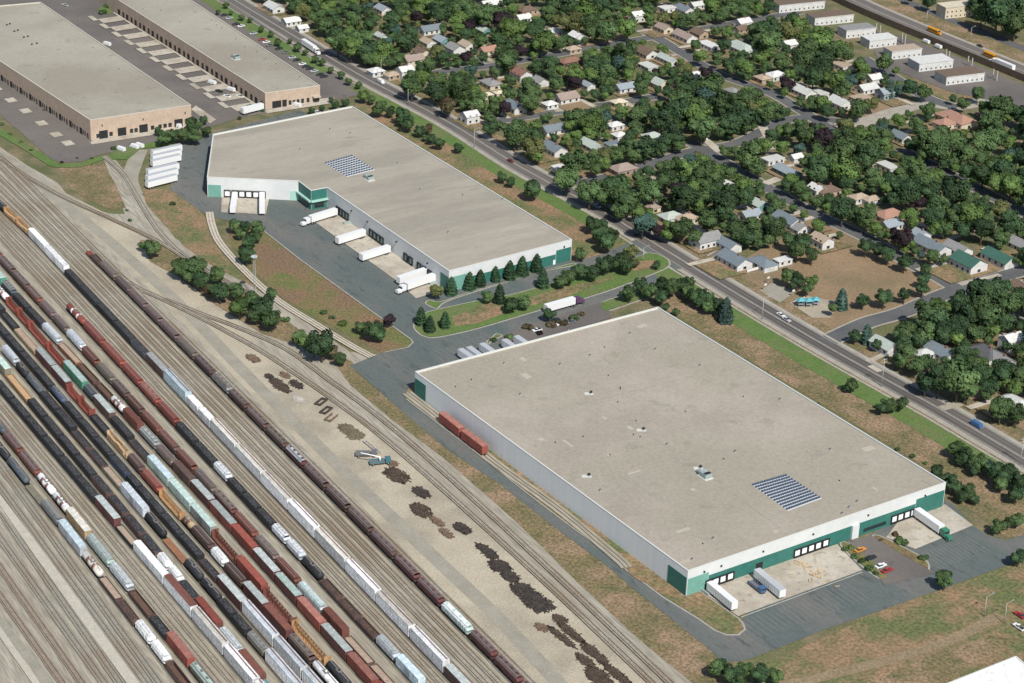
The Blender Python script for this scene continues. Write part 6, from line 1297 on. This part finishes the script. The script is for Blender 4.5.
# playground
p = at_(808, 302, 2); m_can = M('turquoise canopy', (.10, .34, .38), rough=.6); m_slide = M('red plastic', (.30, .10, .09), rough=.5)
rt = empty('play_structure', (p.x, p.y, .15), GA+R(70), label='playground climbing frame with turquoise canopy and red slides', cat='play structure')
for x, y in ((-3.6, 0), (0, .6), (3.4, -.2)):
    b = MB(); v = [(x-1.8, y-1.8, 3), (x+1.8, y-1.8, 3), (x+1.8, y+1.8, 3), (x-1.8, y+1.8, 3), (x, y, 4.3)]; b.idx(v, [(0, 1, 4), (1, 2, 4), (2, 3, 4), (3, 0, 4), (0, 3, 2, 1)], m_can); b.build('canopy', rt)
    b = MB(); b.box(x-1.3, x+1.3, y-1.3, y+1.3, 1.3, 1.5, m_steel)
    for s in ((-1.3, -1.3), (1.3, -1.3), (1.3, 1.3), (-1.3, 1.3)): b.tube((x+s[0], y+s[1], 0), (x+s[0], y+s[1], 3), .07, .07, m_steel, 6)
    b.build('platform', rt); b = MB(); b.idx([(x-.5, y-1.3, 1.5), (x+.5, y-1.3, 1.5), (x+.5, y-4.6, .2), (x-.5, y-4.6, .2), (x-.5, y-1.3, 1.75), (x+.5, y-1.3, 1.75), (x+.5, y-4.6, .45), (x-.5, y-4.6, .45)], [(0, 1, 2, 3), (3, 2, 1, 0), (0, 3, 7, 4), (1, 5, 6, 2)], m_slide); b.build('slide', rt)
for x, y, lb in ((768, 281, 'upper basketball hoop on the small court'), (793, 294, 'lower basketball hoop on the small court'), (765, 288, 'white sign board beside the court')):
    p = at_(x, y+3, 0); rt = empty('basketball_hoop' if 'hoop' in lb else 'sign_board', (p.x, p.y, .15), GA, label=lb, cat='basketball hoop' if 'hoop' in lb else 'sign'); b = MB(); b.tube((0, 0, 0), (0, 0, 3), .08, .08, m_steel, 6); b.build('pole', rt); b = MB(); b.box(-.05, .05, -.7, .7, 2.6, 3.4, m_fen); b.build('board', rt)

# ================================================================ LABELS OF THE TREES
marks = [q for q in LAND if len(q[2].split()) <= 9]+[(455, 272, 'the north lane corner of the L shaped warehouse'), (540, 325, 'the leafy car park'), (640, 262, 'the entrance road mouth'), (640, 290, 'the lane below the kerbed island'), (700, 300, 'the hedge north of the largest roof'), (400, 118, 'the slope behind the L shaped roof'), (500, 175, 'the mid slope behind the L shaped roof'), (890, 405, 'the green verge right of the utility pole'), (985, 470, 'the tree belt at the right edge'), (955, 488, 'the hedge behind the white corner'), (1010, 524, 'the right hand docks'), (865, 555, 'the small front car park'), (915, 550, 'the kerbed island by the right apron'), (745, 672, 'the bushes on the bottom edge'), (190, 270, 'the upper scrub strip'), (250, 305, 'the light tower'), (320, 345, 'the lower scrub strip'), (250, 240, 'the spur track bend'), (370, 328, 'the weedy triangle tip'), (180, 138, 'the six parked trailers'), (130, 135, 'the tan block front'), (40, 150, 'the tan block car park'), (290, 45, 'the parking strip by the avenue'), (330, 105, 'the narrow warehouse end'), (108, 8, 'the top left planting bed'), (800, 282, 'the small play court'), (890, 296, 'the field edge below the playing field'), (900, 256, 'the upper corner of the playing field'), (940, 385, 'the avenue near its right end'), (985, 310, 'the big grove at the right'), (1000, 12, 'the far side of the highway'), (745, 160, 'the central pale driveway'), (430, 320, 'the west tip of the kerbed island'), (505, 300, 'the middle of the kerbed island'), (760, 235, 'the grove above the field')]
W1_ = {'deep': 'dark green', 'mid': 'green', 'light': 'light green', 'yellow': 'yellow green', 'plum': 'dark purple', 'spruce': 'blue green', 'pine': 'dark green', 'rusty': 'rust brown'}
W2_ = {'round': 'leafy tree', 'cone': 'conifer', 'shrub': 'shrub'}
GRP = {'round': 'leafy trees', 'cone': 'conifers', 'shrub': 'low shrubs'}
buck = {}
for t in TREES:
    rt, x, y, R_, tone, kind, c = t
    best = min(marks, key=lambda q: (q[0]-x)**2+((q[1]-y)*1.3)**2); dx, dy = x-best[0], (y-best[1])*1.3
    dr = ('right of' if dx > 0 else 'left of') if abs(dx) > abs(dy) else ('below' if dy > 0 else 'above')
    buck.setdefault((W1_[tone], W2_[kind], dr, best[2]), []).append((dx*dx+dy*dy, rt))
for (a_, b_, dr, ph), L_ in buck.items():
    L_.sort(key=lambda q: q[0])
    for k, (d_, rt) in enumerate(L_):
        if ph.startswith('the ') or ph[0].isupper(): pp = ph
        else: pp = 'the '+ph
        rt['label'] = ' '.join(('%s %s %s %s %s' % (a_, b_, '' if len(L_) == 1 else ('nearest' if k == 0 else ORD[k+1]), dr, pp)).split()); rt['category'] = {'leafy tree': 'tree'}.get(b_, b_)
        kind = {v: k2 for k2, v in W2_.items()}[b_]; rt['group'] = GRP[kind]
for o in bpy.data.objects:
    if 'label' in o.keys() and not o.parent:
        n = len(o['label'].split())
        if n < 4: o['label'] = o['label']+' among the suburban houses' if n < 4 and o['category'] == 'house' else o['label']+' in the suburb'
        if n > 16: o['label'] = o['label'].replace(' the ', ' '); n = len(o['label'].split())
        if n > 16: print('LONG', o['label'])
